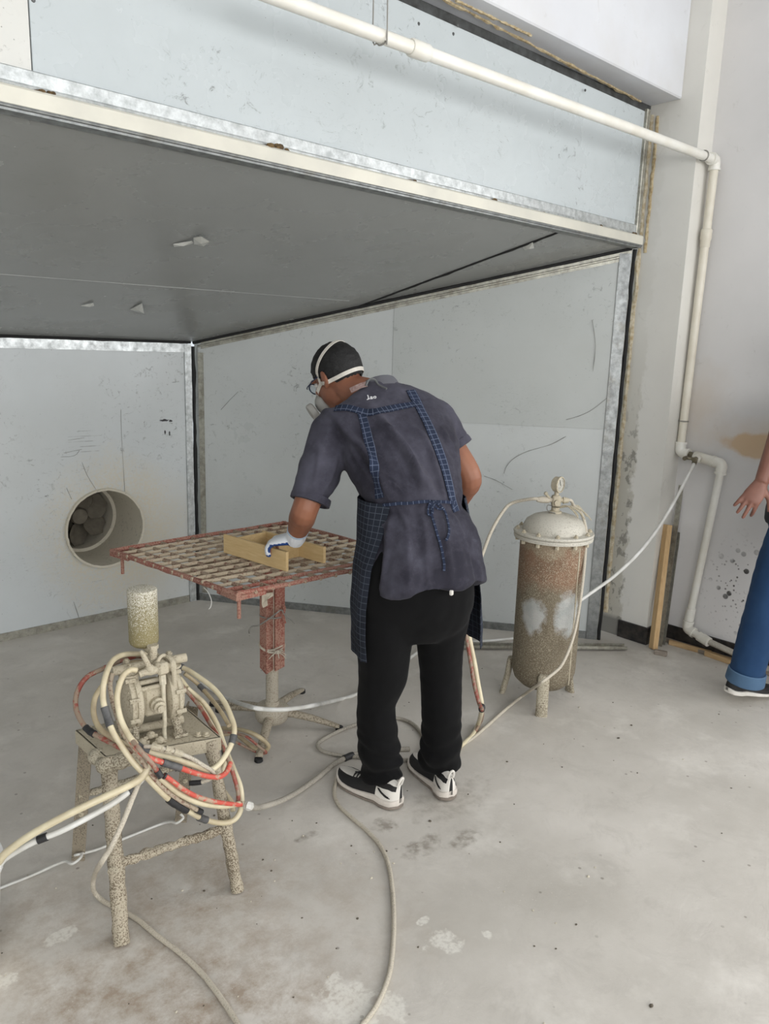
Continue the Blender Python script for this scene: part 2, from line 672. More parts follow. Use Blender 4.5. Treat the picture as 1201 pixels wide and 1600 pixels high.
struct('floor', MB().box((0.6, 0.4, -0.05), (7.9, 10.4, 0.1)), M_floor, smooth=False)
struct('ceiling', MB().box((0.6, -0.9, HC + 0.05), (7.9, 7.6, 0.1)), M_white, smooth=False)

# right wall with a window opening beside the photographer
wr = MB()
wy0, wy1, wz0, wz1 = -1.75, 0.72, 0.8, 2.7
for y0, y1, z0, z1 in ((wy1, JY, 0, HC), (YR, wy0, 0, HC), (wy0, wy1, 0, wz0), (wy0, wy1, wz1, HC)):
    wr.box((RX + 0.1, (y0 + y1) / 2, (z0 + z1) / 2), (0.2, y1 - y0, z1 - z0))
w_right = struct('wall_right', wr, M_wall_right, smooth=False)
jb = MB().box(((JX + 4.3) / 2, (JY + 2.75) / 2, HC / 2), (4.3 - JX, 2.75 - JY, HC))
w_jamb = struct('wall_jamb', jb, M_jamb, smooth=False)
struct('wall_left', MB().box((XL - 0.1, -0.9, HC / 2), (0.2, 7.6, HC)), M_white, smooth=False)
rr = MB()
for x0, x1, z0, z1 in ((XL, -3.15, 0, HC), (-0.65, 0.35, 0, HC), (3.85, 4.3, 0, HC), (-3.15, -0.65, 0, 0.8), (-3.15, -0.65, 3.0, HC), (0.35, 3.85, 0, 0.8), (0.35, 3.85, 3.0, HC)):
    rr.box(((x0 + x1) / 2, YR - 0.1, (z0 + z1) / 2), (x1 - x0, 0.2, z1 - z0))
struct('wall_rear', rr, M_white, smooth=False)


def window(name, a, b, z0, z1, out):
    a, b = V(a), V(b)
    mb = MB()
    for z in (z0 + 0.03, z1 - 0.03):
        mb.bar((a.x, a.y, z), (b.x, b.y, z), 0.06, 0.06)
    for k in range(4):
        p = a.lerp(b, k / 3)
        mb.bar((p.x, p.y, z0), (p.x, p.y, z1), 0.05, 0.06, out)
    struct(name, mb, M_frame, smooth=False)


window('window_1', (RX + 0.1, wy0 + 0.03, 0), (RX + 0.1, wy1 - 0.03, 0), wz0, wz1, (1, 0, 0))
window('window_2', (0.38, YR - 0.1, 0), (3.82, YR - 0.1, 0), 0.8, 3.0, (0, 1, 0))
window('window_3', (-3.12, YR - 0.1, 0), (-0.68, YR - 0.1, 0), 0.8, 3.0, (0, 1, 0))

# deep white beam over the booth front
struct('wall_beam', MB().box(((XL + JX) / 2, 2.39, (2.815 + HC) / 2), (JX - XL, 0.62, HC - 2.815), None, 0, 0.006), M_beam, smooth=False)

# black skirting tiles
bb = MB()
bb.box((JX - 0.006, (JY + 2.145) / 2 - 0.006, 0.05), (0.012, 2.145 - JY + 0.012, 0.1), None, 0, 0.002)
struct('baseboard_jamb', bb, M_tile, smooth=False)
bb = MB()
y = JY
while y > -4.2:
    y1 = max(y - 0.6, -4.4)
    bb.box((RX - 0.006, (y + y1) / 2, 0.05), (0.012, y - y1 - 0.003, 0.1), None, 0, 0.002)
    y = y1
bb.box(((JX + RX) / 2 - 0.006, JY - 0.006, 0.05), (RX - JX - 0.012, 0.012, 0.1), None, 0, 0.002)
struct('baseboard_right', bb, M_tile, smooth=False)

# ---------------------------------------------------------------- spray booth shell
BX, BY, FX, FY = 2.27, 4.15, 3.68, 2.19           # plan of the oblique right-hand booth wall
LBX, LFX = -0.35, -1.76                           # and of its mirror on the far left


def zc(y):
    return 2.115 - 0.272 * (y - 2.17)


dS = V((FX - BX, FY - BY, 0))
LS = dS.length
dS.normalize()
nS = V((-0.8118, -0.584, 0)).normalized()         # into the booth


def sp(s, z, off=0.0):
    return V((BX, BY, 0)) + dS * s + V((0, 0, z)) + nS * off


ws = struct('wall_side', prism(MB(), [sp(0, 0, -0.012), sp(LS, 0, -0.012), sp(LS, zc(FY), -0.012), sp(0, zc(BY), -0.012)], nS, 0.05), M_sheet_side_up, smooth=False)


def zs(s):
    return zc(BY + dS.y * s)


sm = 1.19
struct('panel', prism(MB(), [sp(0.03, 0.01, 0.0), sp(sm + 0.001, 0.01, 0.0), sp(sm + 0.001, zs(sm) - 0.012), sp(0.03, zs(0.03) - 0.012)], nS, 0.008), M_sheet_side, ws, smooth=False)
struct('panel', prism(MB(), [sp(sm + 0.002, 1.182, 0.003), sp(LS - 0.01, 1.182, 0.003), sp(LS - 0.01, zs(LS) - 0.012, 0.003), sp(sm + 0.002, zs(sm) - 0.012, 0.003)], nS, 0.008), M_sheet_side_up, ws, smooth=False)
struct('panel', prism(MB(), [sp(sm + 0.002, 0.01, 0.0), sp(LS - 0.01, 0.01, 0.0), sp(LS - 0.01, 1.1815), sp(sm + 0.002, 1.1815)], nS, 0.008), M_sheet_side, ws, smooth=False)


def strip(name, mat, q, n, th, parent, fold=None):
    return struct(name, prism(MB(), q, n, th), mat, parent, smooth=False)


strip('galvanised_strip', M_galv_dusty, [sp(0.05, zs(0.05) - 0.05, 0.006), sp(LS, zs(LS) - 0.058, 0.006), sp(LS, zs(LS) - 0.014, 0.006), sp(0.05, zs(0.05) - 0.014, 0.006)], nS, 0.012, ws)
mb = MB()
mb.tube([sp(0.03, zs(0.03) - 0.032, 0.006), sp(LS - 0.06, zs(LS - 0.06) - 0.036, 0.008)], 0.006, 6)
struct('ridge', mb, M_galv_dusty, ws)
strip('galvanised_strip', M_galv, [sp(LS - 0.058, 0.0, 0.01), sp(LS + 0.0, 0.0, 0.01), sp(LS + 0.0, zs(LS) - 0.03, 0.01), sp(LS - 0.058, zs(LS) - 0.03, 0.01)], nS, 0.022, ws)
strip('galvanised_strip', M_galv, [sp(0.0, 0.0, 0.008), sp(LS - 0.06, 0.0, 0.008), sp(LS - 0.06, 0.042, 0.008), sp(0.0, 0.042, 0.008)], nS, 0.012, ws)
strip('galvanised_strip', M_galv_dusty, [sp(0.03, 0.05, 0.008), sp(0.062, 0.05, 0.008), sp(0.062, zs(0) - 0.06, 0.008), sp(0.03, zs(0) - 0.06, 0.008)], nS, 0.01, ws)
# ragged black strip added as shade in the gap between booth edge and jamb
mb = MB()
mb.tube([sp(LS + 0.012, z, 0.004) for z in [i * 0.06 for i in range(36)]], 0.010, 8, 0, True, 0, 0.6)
struct('gap_shade_strip', mb, M_black_gap, ws)
mb = MB()
mb.tube([sp(s, zs(s) - 0.006, 0.004) for s in [i * LS / 40 for i in range(41)]], 0.009, 6, 0, True, 0, 0.5)
struct('seam_sealant', mb, M_black_gap, ws)
# tan bead of plaster along the jamb
mb = MB()
mb.tube([(JX - 0.002, 2.235 + 0.006 * noise.noise(V((0, 0, i * 0.4))), 0.12 + i * 0.05) for i in range(54)], 0.013, 7, 0, True, 0, 0.9)
struct('plaster_bead', mb, plain('tan_plaster_bead', (198, 190, 170), 0.9, 0, 0.2, 40, 0.4, (150, 132, 96)), w_jamb)

# back wall of the booth with the duct hole
DC, DR = V((1.70, BY, 0.535)), 0.222
wb = struct('wall_back', MB().box(((LBX + BX) / 2 - 1.3 + 0.05, BY + 0.04, 0.8), (0.6, 0.03, 1.6)), M_dark_steel, smooth=False)
mb = MB()
N = 64
x0, x1, z0, z1 = 0.9, BX - 0.035, 0.0, zc(BY) - 0.01
outer, inner = [], []
for i in range(N):
    a = 2 * PI * (i + 0.5) / N
    c, s_ = math.cos(a), math.sin(a)
    rr_ = DR * (1 + 0.02 * noise.noise(V((c * 4, s_ * 4, 2))))
    inner.append(DC + V((c * rr_, 0, s_ * rr_)))
    tx = ((x1 if c > 0 else x0) - DC.x) / c if abs(c) > 1e-6 else 9
    tz = ((z1 if s_ > 0 else z0) - DC.z) / s_ if abs(s_) > 1e-6 else 9
    tt = min(tx, tz)
    outer.append(DC + V((c * tt, 0, s_ * tt)))
cor = {}
for i in range(N):
    j = (i + 1) % N
    mb.add([inner[i], inner[j], outer[j], outer[i]], [(0, 1, 2, 3)])
    a, b = outer[i], outer[j]
    if abs(a.x - b.x) > 1e-4 and abs(a.z - b.z) > 1e-4:
        cx = x1 if max(a.x, b.x) > x1 - 1e-3 else x0
        cz = z1 if max(a.z, b.z) > z1 - 1e-3 else z0
        mb.add([a, b, V((cx, BY, cz))], [(0, 1, 2)])
struct('panel', mb, M_sheet_back, wb, smooth=False)
struct('panel', MB().box(((LBX + 0.898) / 2, BY + 0.004, (z0 + z1) / 2), (0.898 - LBX, 0.008, z1 - z0)), M_sheet_back, wb, smooth=False)
nB = V((0, -1, 0))
zt = zc(BY) - 0.012


def bstrip(mat, xa, za, xb, zb, off=0.008):
    return strip('galvanised_strip', mat, [(xa, BY - off, za), (xb, BY - off, za), (xb, BY - off, zb), (xa, BY - off, zb)], nB, 0.01, wb)


bstrip(M_galv_bright, LBX, zt - 0.05, BX - 0.045, zt)
bstrip(M_galv_bright, BX - 0.062, 0.0, BX - 0.02, zt - 0.002, 0.012)
bstrip(M_galv_dusty, LBX, 0.0, BX - 0.064, 0.042)
mb = MB()
mb.tube([(BX - 0.005, BY - 0.006, i * 0.05) for i in range(32)], 0.011, 6, 0, True, 0, 0.5)
struct('seam_sealant', mb, M_black_gap, wb)
mb = MB()
mb.tube([(LBX + i * 0.065, BY - 0.006, zt + 0.008) for i in range(41)], 0.009, 6, 0, True, 0, 0.5)
struct('seam_sealant', mb, M_black_gap, wb)

# left side wall of the booth (outside the frame) and sloping ceiling
struct('wall_booth_left', prism(MB(), [(LBX, BY, 0), (LBX, BY, zc(BY)), (LFX, FY, zc(FY)), (LFX, FY, 0)], (1, -0.7, 0), 0.03), M_sheet_side, smooth=False)
cb = struct('ceiling_booth', prism(MB(), [(LBX, BY, zc(BY) + 0.03), (BX, BY, zc(BY) + 0.03), (FX, FY, zc(FY) + 0.03), (LFX, FY, zc(FY) + 0.03)], (0, -0.26, -0.96), 0.02), M_dark_steel, smooth=False)
nC = V((0, -0.272, -1)).normalized()
e0, e1 = V((2.9566, 3.2252, 1.8280)), V((3.0376, 2.2005, 2.1067))
ed = (e1 - e0).normalized()


def ontop(x, y):
    return V((x, y, zc(y)))


side_hit = sp(1.0, 0)                              # where the seam leaves the side wall
k0 = ontop(sp(0.97, 0).x, sp(0.97, 0).y)
kt = e0 + ed * ((FY - 0.02 - e0.y) / ed.y)
kt = ontop(kt.x, FY)
g = V((0.006, 0.006, 0))
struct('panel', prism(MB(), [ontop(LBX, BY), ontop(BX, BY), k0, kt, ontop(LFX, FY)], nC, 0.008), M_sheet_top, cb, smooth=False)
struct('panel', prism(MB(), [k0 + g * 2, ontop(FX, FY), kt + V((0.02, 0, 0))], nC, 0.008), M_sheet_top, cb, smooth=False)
mb = MB()
mb.tube([k0.lerp(kt, i / 30) + V((0.008, 0.0, -0.001)) for i in range(31)], 0.006, 6, 0, True, 0, 0.7)
struct('seam_sealant', mb, M_black_gap, cb)

# header over the booth mouth: sheets, galvanised band, cream channel
wh = struct('wall_header', MB().box(((LFX + 3.66) / 2, 2.205, 2.45), (3.66 - LFX, 0.04, 0.57)), M_dark_steel, smooth=False)
for xa, xb, m in ((LFX, -0.2, M_sheet_old), (-0.197, 0.755, M_sheet_old), (0.758, 3.655, M_sheet_head)):
    struct('panel', MB().box(((xa + xb) / 2, 2.178, 2.475), (xb - xa, 0.012, 0.53), None, 0, 0.0015), m, wh, smooth=False)
mb = MB()
mb.box(((LFX + 3.66) / 2, 2.166, 2.19), (3.66 - LFX, 0.012, 0.046), None, 0, 0.003)
mb.tube([(LFX, 2.158, 2.171), (3.655, 2.158, 2.171)], 0.006, 8)
struct('galvanised_band', mb, M_galv_bright, wh, smooth=True)
mb = MB()
mb.box(((LFX + 3.69) / 2, 2.16, 2.138), (3.69 - LFX, 0.05, 0.05), None, 0, 0.006)
struct('cream_channel', mb, M_cream_channel, wh, smooth=False, label='cream painted channel along the lower edge of the header')
mb = MB()
mb.tube([(LFX, 2.139, 2.114), (3.68, 2.139, 2.114)], 0.005, 8)
mb.box(((LFX + 3.68) / 2, 2.165, 2.108), (3.68 - LFX, 0.05, 0.010))
struct('channel_lip', mb, M_galv, wh, smooth=False)
mb = MB()
mb.box(((LFX + JX) / 2, 2.27, 2.765), (JX - LFX, 0.05, 0.098))
struct('top_angle', mb, M_dark_steel, wh, smooth=False)
mb = MB()
mb.box((3.668, 2.166, 2.44), (0.03, 0.02, 0.62), None, 0, 0.003)
struct('edge_angle', mb, M_galv_dusty, wh, smooth=False)
for px_p, r in (((0.7758, 2.1500, 2.1619), .016), ((0.7949, 2.1500, 2.1647), .010), ((1.4739, 2.1500, 2.1690), .02), ((1.5152, 2.1500, 2.1635), .012), ((2.0769, 2.1500, 2.1599), .013), ((2.5295, 2.1500, 2.1641), .014), ((2.8796, 2.1500, 2.1573), .014), ((3.1028, 2.1500, 2.1543), .012), ((3.3283, 2.1500, 2.1631), .012), ((3.6186, 2.1500, 2.1600), .016)):
    mb = MB()
    p = V(px_p)
    for q in range(4):
        mb.ball(p + V((random.uniform(-r, r) * 1.3, random.uniform(-.004, .004), random.uniform(-r, r) * .35)), (r * .7, r * .5, r * .5), None, 8)
    struct('sealant_blob', mb, M_foam_dark, wh)
for ptA, ptB, r in (((2.0485, 2.1722, 2.8150), (3.7239, 2.2449, 2.8150), 0.008), ((2.2673, 2.1560, 2.8150), (2.7069, 2.1479, 2.8150), 0.006)):
    a, b = V(ptA), V(ptB)
    mb = MB()
    mb.tube([a.lerp(b, i / 50) + V((0, 0.006 * noise.noise(V((i * .5, r, 0))), 0)) for i in range(51)], r, 6, 0, True, 0, 1.0)
    struct('foam_bead', mb, M_foam, wh)
mb = MB()
mb.tube([(JX - 0.002, 2.2 + 0.004 * noise.noise(V((i * .5, 3, 0))), 2.1 + i * 0.02) for i in range(34)], 0.008, 6, 0, True, 0, 0.9)
struct('foam_bead', mb, M_foam, w_jamb)
# screws along the header edges
for p in ((2.0989, 2.1720, 2.6945), (2.2878, 2.1600, 2.7374), (2.7657, 2.1600, 2.7412), (3.1235, 2.1600, 2.7099), (2.2784, 2.1720, 2.7101), (1.3051, 2.1720, 2.2104), (0.7683, 2.1720, 2.3788), (0.7472, 2.1720, 2.2085), (2.0150, 2.1720, 2.2113)):
    struct('screw', MB().ball(p, (.006, .004, .006), None, 8), M_dark_steel, wh)

# torn bits of protective film hanging from the sheets
M_film = plain('torn_clear_film', (205, 206, 200), 0.25, 0, 0.1, 40, 0.2)


def film(pts, parent):
    mb = MB()
    pts = [V(p) for p in pts]
    k = len(pts)
    c = sum(pts, V()) / k + V((0, -0.004, -0.008))
    mb.add(pts + [c], [(i, (i + 1) % k, k) for i in range(k)])
    mb.add([p + V((0, 0, 0.002)) for p in pts] + [c + V((0, 0, .002))], [((i + 1) % k, i, k) for i in range(k)])
    struct('torn_film', mb, M_film, parent, smooth=False, fix=False)


mb = MB()
mb.tube([V((0.8966, 3.3177, 1.8028)).lerp(V((2.7203, 3.2767, 1.8140)), i / 12) for i in range(13)], .0028, 6)
struct('sheet_seam', mb, M_sheet_top, cb)
M_mark = plain('dark_scratch', (138, 138, 132), .8)
for pts in ([(3.340,2.651,0.912), (3.348,2.639,0.956), (3.369,2.610,1.000), (3.406,2.558,1.039), (3.446,2.504,1.064), (3.485,2.450,1.089), (3.526,2.392,1.134)], [(3.519,2.395,1.224), (3.559,2.340,1.248), (3.596,2.288,1.284), (3.637,2.231,1.348)], [(3.277,2.739,0.891), (3.317,2.683,0.870), (3.370,2.609,0.825)], [(3.573,2.319,1.747), (3.589,2.297,1.617), (3.588,2.299,1.485)], [(2.363,4.005,1.190), (2.403,3.949,1.261), (2.427,3.917,1.299)]):
    mb = MB()
    mb.tube(pts, .0012, 5, 0, True, 4, .8)
    struct('scratch', mb, M_mark, ws)
for pts in ([(1.586,4.146,0.918), (1.610,4.146,0.845), (1.656,4.146,0.759)], [(1.816,4.146,1.195), (1.814,4.146,1.052), (1.820,4.146,0.732)], [(1.493,4.146,0.973), (1.589,4.146,0.987)], [(1.517,4.146,1.040), (1.606,4.146,1.049)], [(1.475,4.146,0.953), (1.546,4.146,0.955), (1.575,4.146,0.981)], [(1.496,4.146,0.785), (1.520,4.146,0.720)], [(1.501,4.146,0.142), (1.560,4.146,-0.098)]):
    mb = MB()
    mb.tube(pts, .0010, 5, 0, True, 4, .8)
    struct('scratch', mb, M_mark, wb)
film([(1.5066, 2.7368, 1.9488), (1.5171, 2.6979, 1.9514), (1.5578, 2.7083, 1.9386), (1.5730, 2.7789, 1.9294), (1.5393, 2.7923, 1.9337)], cb)
film([(1.4737, 2.8360, 1.9298), (1.5197, 2.7709, 1.9416), (1.5335, 2.7864, 1.9373), (1.4901, 2.8579, 1.9239)], cb)
film([(1.6560, 3.6340, 1.7128), (1.6613, 3.5125, 1.7398), (1.7238, 3.6276, 1.6985)], cb)
film([(3.0348, 2.3823, 2.0533), (3.0118, 2.3067, 2.0678), (3.0624, 2.3357, 2.0499), (3.0644, 2.3893, 2.0453)], cb)
film([(1.4159, 3.6230, 1.7158), (1.4491, 3.5575, 1.7276), (1.4657, 3.5923, 1.7181)], cb)

# exhaust duct behind the hole
t_d = thing('exhaust_duct', 'round exhaust duct with overspray crust and a dark fan inside, low in booth back wall', 'duct', DC)
M_duct = crusty('duct_cream_crust', (172, 168, 152), (196, 190, 174), 0.6, 60, 0.8, 0.25)
M_fan = plain('dusty_fan_blade', (112, 106, 94), 0.85, 0, 0.2, 20, 0.2)
mb = MB()
R0, R1 = [], []
prof = [(DR - 0.004, -0.012), (DR + 0.004, -0.02), (DR - 0.008, -0.016), (DR - 0.012, 0.05), (DR - 0.012, 0.34), (DR - 0.03, 0.345), (DR - 0.03, 0.62), (DR + 0.02, 0.62), (DR + 0.02, 0.02), (DR - 0.004, -0.012)]
R = []
for r, h in prof:
    R.append([DC + V((math.cos(2 * PI * j / 64) * (r + (0.004 * noise.noise(V((j * .9, h * 9, 0))) if h < 0 else 0)), h, math.sin(2 * PI * j / 64) * (r + (0.004 * noise.noise(V((j * .9, h * 9, 5))) if h < 0 else 0)))) for j in range(64)])
mb.rings(R, 0, False)
obj('sleeve', mb, M_duct, t_d)
mb = MB()
mb.lathe(DC + V((0, 0.60, 0)), (0, 1, 0), [(DR + 0.01, 0), (DR + 0.01, 0.02)], 32)
obj('back_plate', mb, plain('duct_dark', (16, 15, 14), 0.9), t_d)
mb = MB()
mb.lathe(DC + V((0, 0.36, 0)), (0, 1, 0), [(0.0, 0), (0.045, 0.006), (0.052, 0.02), (0.052, 0.08)], 20)
obj('fan_hub', mb, M_fan, t_d)
for k in range(6):
    mb = MB()
    a = k * PI / 3 + 0.5
    for s_ in (0, 1):
        pass
    ra = []
    for i in range(6):
        rr2 = 0.045 + (DR - 0.085) * i / 5
        wdt = 0.035 + 0.052 * math.sin(PI * min(1, (i + 1) / 6))
        tw = 0.75 - 0.3 * i / 5
        ax = V((math.cos(a), 0, math.sin(a)))
        tg = V((-math.sin(a), 0, math.cos(a))) * math.cos(tw) + V((0, 1, 0)) * math.sin(tw)
        no = ax.cross(tg)
        c = DC + V((0, 0.40, 0)) + ax * rr2
        ra.append([c + tg * wdt + no * .002, c + no * (-.010), c - tg * wdt + no * .002, c - tg * wdt - no * .003, c - no * .014, c + tg * wdt - no * .003])
    mb.rings(ra)
    obj('fan_blade', mb, M_fan, t_d)


# ---------------------------------------------------------------- object materials
M_pvc = plain('white_pvc', (226, 225, 218), 0.35, 0, 0.04, 8, 0.05, (214, 210, 198))
M_pvc_old = plain('yellowed_pvc', (216, 211, 197), 0.4, 0, 0.05, 8, 0.05, (204, 197, 180))
M_brass = plain('dirty_brass_fitting', (128, 120, 100), 0.4, 0.6, 0.2, 40, 0.1)
M_black = plain('black_rubber', (24, 24, 25), 0.6)
M_wire = plain('grey_wire', (150, 148, 142), 0.5, 0.4)
M_wood = None


def wood(name, c, c2, sc=(3, 3, 40)):
    t = NT(name)
    f = t.noise(2.5, 5, 0.6, t.scaled(sc), 1.2)
    col = t.mix(t.ramp(f, 0.3, 0.7), lin(c), lin(c2))
    return t.done(col, 0.6, 0, f, 0.08, 0.004)


M_pine = wood('pine', (206, 176, 132), (182, 148, 102), (30, 30, 2))
M_pine_h = wood('pine_floor', (198, 170, 128), (160, 130, 92), (30, 2, 30))
M_timber_grey = wood('greyed_timber', (150, 140, 128), (118, 108, 98), (30, 2, 30))
M_bamboo = wood('bamboo_board', (214, 188, 140), (196, 166, 116), (26, 3, 60))
M_hose_cream = plain('cream_hose', (214, 204, 174), 0.35, 0, 0.08, 16, 0.1, (184, 170, 140))
M_hose_old = plain('dirty_cream_hose', (186, 172, 140), 0.5, 0, 0.12, 14, 0.2, (140, 124, 100))
M_hose_white = plain('white_hose', (226, 226, 222), 0.4, 0, 0.06, 10, 0.1, (190, 188, 180))
M_hose_grey = crusty('grey_hose', (136, 130, 120), (172, 166, 154), 0.4, 260, 0.7, 0.3)
M_hose_tan = crusty('tan_hose', (168, 160, 144), (192, 184, 168), 0.4, 260, 0.7, 0.3)
M_hose_brown = crusty('brown_hose', (130, 112, 96), (172, 158, 138), 0.4, 130, 0.7, 0.3, (120, 66, 54))
M_tape = plain('grey_tape', (92, 92, 92), 0.55, 0, 0.25, 60, 0.3)
M_tape_black = plain('black_tape', (46, 46, 48), 0.5, 0, 0.25, 60, 0.4)


def red_hose():
    t = NT('red_hose_overspray')
    g = t.noise(60, 4, 0.7)
    m = t.ramp(t.math('ADD', g, t.ramp(t.noise(9, 3), 0.3, 0.7, -0.14, 0.16)), 0.46, 0.56)
    return t.done(t.mix(m, lin((196, 84, 70)), lin((176, 152, 130))), 0.5, 0, g, 0.2, 0.004)


def red_hose_dark():
    t = NT('dark_red_hose')
    g = t.noise(50, 4, 0.7)
    m = t.ramp(t.math('ADD', g, t.ramp(t.noise(7, 3), 0.3, 0.7, -0.14, 0.16)), 0.40, 0.52)
    return t.done(t.mix(m, lin((140, 70, 58)), lin((146, 128, 110))), 0.55, 0, g, 0.2, 0.004)


M_hose_red, M_hose_dred = red_hose(), red_hose_dark()
M_crust = crusty('cream_crusted_metal', (128, 118, 100), (184, 176, 156), 0.24, 250, 0.9, 0.6)
M_crust_fine = crusty('dusty_cast_metal', (152, 142, 122), (182, 173, 152), 0.5, 190, 0.85, 0.3)
M_crust_heavy = crusty('heavily_crusted_steel', (118, 106, 88), (184, 174, 154), 0.24, 250, 0.95, 0.9)
M_angle_dirty = crusty('dirty_angle_steel', (112, 104, 90), (150, 140, 122), 0.3, 260, 0.8, 0.4)


def hose(name, label, pts, r, mat, group=None, tapes=(), cat='hose', n=10, k=6, tmat=None, fits=()):
    mb = MB()
    P, _ = spline([V(p) for p in pts], [r] * len(pts), k)
    mb.tube(P, r, n)
    o = tag(obj(name, mb, mat), label, cat, group)
    for i, (a, b) in enumerate(tapes):
        i0, i1 = int(a * (len(P) - 1)), max(int(b * (len(P) - 1)), int(a * (len(P) - 1)) + 2)
        q = P[i0:i1 + 1]
        if len(q) < 3:
            continue
        m2 = MB()
        m2.tube(q, [r * (1.28 + 0.12 * random.random()) for _ in q], n)
        obj('tape_wrap', m2, tmat or (M_tape if i % 2 == 0 else M_tape_black), o)
    for a, b, rr_, m in fits:
        i0, i1 = int(a * (len(P) - 1)), max(int(b * (len(P) - 1)), int(a * (len(P) - 1)) + 2)
        q = P[i0:i1 + 1]
        m2 = MB()
        m2.tube(q, r * rr_, 8)
        obj('connector', m2, m, o)
    return o


# ---------------------------------------------------------------- white water pipe along beam and wall
PA = V((1.2127, 1.9400, 2.4841))
PE = V((3.9400, 1.9304, 2.5322))
t_p = thing('water_pipe', 'long white plastic pipe crossing the header, dropping at the pillar and ending by the skirting', 'pipe', PE)
pr = 0.021


def pipe_part(name, pts, r, mat=None, n=14, smooth=0):
    mb = MB()
    mb.tube(pts, r, n, 0, True, smooth)
    return obj(name, mb, mat or M_pvc, t_p)


def elbow(c, a, b, r=0.027, L=0.045):
    """moulded elbow at c joining directions a and b"""
    c, a, b = V(c), V(a).normalized(), V(b).normalized()
    P = [c + a * L, c + a * L * .45]
    for i in range(1, 6):
        t = i / 6
        P.append(c + a * L * .45 * (1 - t) ** 2 + b * L * .45 * t * t)
    P += [c + b * L * .45, c + b * L]
    mb = MB()
    mb.tube(P, r, 14)
    mb.tube([c + a * (L - .008), c + a * (L + .004)], r * 1.1, 14)
    mb.tube([c + b * (L - .008), c + b * (L + .004)], r * 1.1, 14)
    return obj('elbow', mb, M_pvc, t_p)


pipe_part('pipe_run', [PA, PE], pr)
d1 = (PE - PA).normalized()
qc = V((1.8778, 1.9400, 2.5161))
tq = (qc - PA).dot(d1)
qc = PA + d1 * tq
pipe_part('coupling', [qc - d1 * .04, qc - d1 * .036, qc + d1 * .036, qc + d1 * .04], [.024, .027, .027, .024])
PB1 = V((3.9450, 1.9503, 1.0747))
d2 = (PB1 - PE).normalized()
pipe_part('pipe_run', [PE, PB1], pr, M_pvc_old)
elbow(PE, -d1, d2)
uc = V((3.9440, 1.9396, 2.1528))
uc = PE + d2 * (uc - PE).dot(d2)
pipe_part('coupling', [uc - d2 * .055, uc - d2 * .05, uc - d2 * .005, uc, uc + d2 * .03, uc + d2 * .034], [.024, .028, .028, .0245, .0245, .022], M_pvc_old)
# lower bend, tee with tap, second drop
PC1 = V((3.9300, 1.7103, 1.0403))
d3 = (PC1 - PB1).normalized()
elbow(PB1, -d2, d3, 0.028, 0.05)
mb = MB()
mb.cyl(PB1 + d3 * .05, PB1 + d3 * .10, 0.017, 14)
obj('brass_nipple', mb, M_brass, t_p, label='dark brass nipple between elbow and tee')
pipe_part('tee', [PB1 + d3 * .085, PB1 + d3 * .09, PC1 - d3 * .01], [.024, .028, .026])
PD1 = V((3.9550, 1.8051, 0.1147))
d4 = (PD1 - PC1).normalized()
elbow(PC1, -d3, d4, 0.028, 0.05)
pipe_part('pipe_run', [PC1, PD1], pr * .95)
PF1 = V((3.9300, 1.6930, 0.0918))
PG1 = V((3.9500, 1.3566, 0.0280))
d5 = (PF1 - PD1).normalized()
elbow(PD1, -d4, d5, 0.027, 0.045)
pipe_part('coupling', [PD1 - d4 * .12, PD1 - d4 * .05], .025)
pipe_part('pipe_run', [PD1, PF1], pr)
pipe_part('coupling', [PF1 - d5 * .035, PF1 + d5 * .03], .027)
pipe_part('floor_hose', [PF1, PF1.lerp(PG1, .5), PG1, PG1 + V((0, -.5, -.02))], .0165, M_hose_grey)
# tap block
tb = PB1 + d3 * .115
toward = V((-1, -0.15, -0.05)).normalized()
mb = MB()
mb.cyl(tb, tb + toward * .05, .021, 14)
mb.cyl(tb + toward * .035, tb + toward * .06, .025, 6)
obj('tap_body', mb, M_pvc, t_p)
tapend = tb + toward * .06
mb = MB()
hdir = V((-.25, .35, .02)).normalized()
mb.cyl(tapend, tapend + hdir * .05 + V((0, 0, 0)), .008, 10)
mb.cyl(tapend + toward * -.01, tapend + toward * .03, .013, 12)
mb.cyl(tapend + hdir * .05 - toward * .012, tapend + hdir * .05 + toward * .02, .011, 12)
obj('tap_handle', mb, M_brass, t_p, label='grey metal tap handle')
# saddle clips and hanger
for c, d in ((PE - d1 * .12, d1), (PB1 - d2 * .165, d2)):
    mb = MB()
    x = V(d).orthogonal().normalized()
    y = V(d).cross(x)
    ring = [c + (x * math.cos(a) + y * math.sin(a)) * .0235 for a in [2 * PI * i / 16 for i in range(17)]]
    mb.tube(ring, .0035, 6)
    obj('pipe_clip', mb, M_wire, t_p)
hp = V((1.7160, 1.9400, 2.5054))
hp = PA + d1 * (hp - PA).dot(d1)
mb = MB()
mb.tube([hp + V((-.012, .02, .40)), hp + V((-.014, .024, .02)), hp + V((-.006, .012, -.018)), hp + V((0, 0, -.024)), hp + V((.004, -.016, -.016)), hp + V((.002, -.024, .01)), hp + V((.004, -.01, .40))], .0025, 6, 0, True, 4)
obj('hanger_wire', mb, M_wire, t_p, label='thin grey wire loop hanging the pipe from the beam')

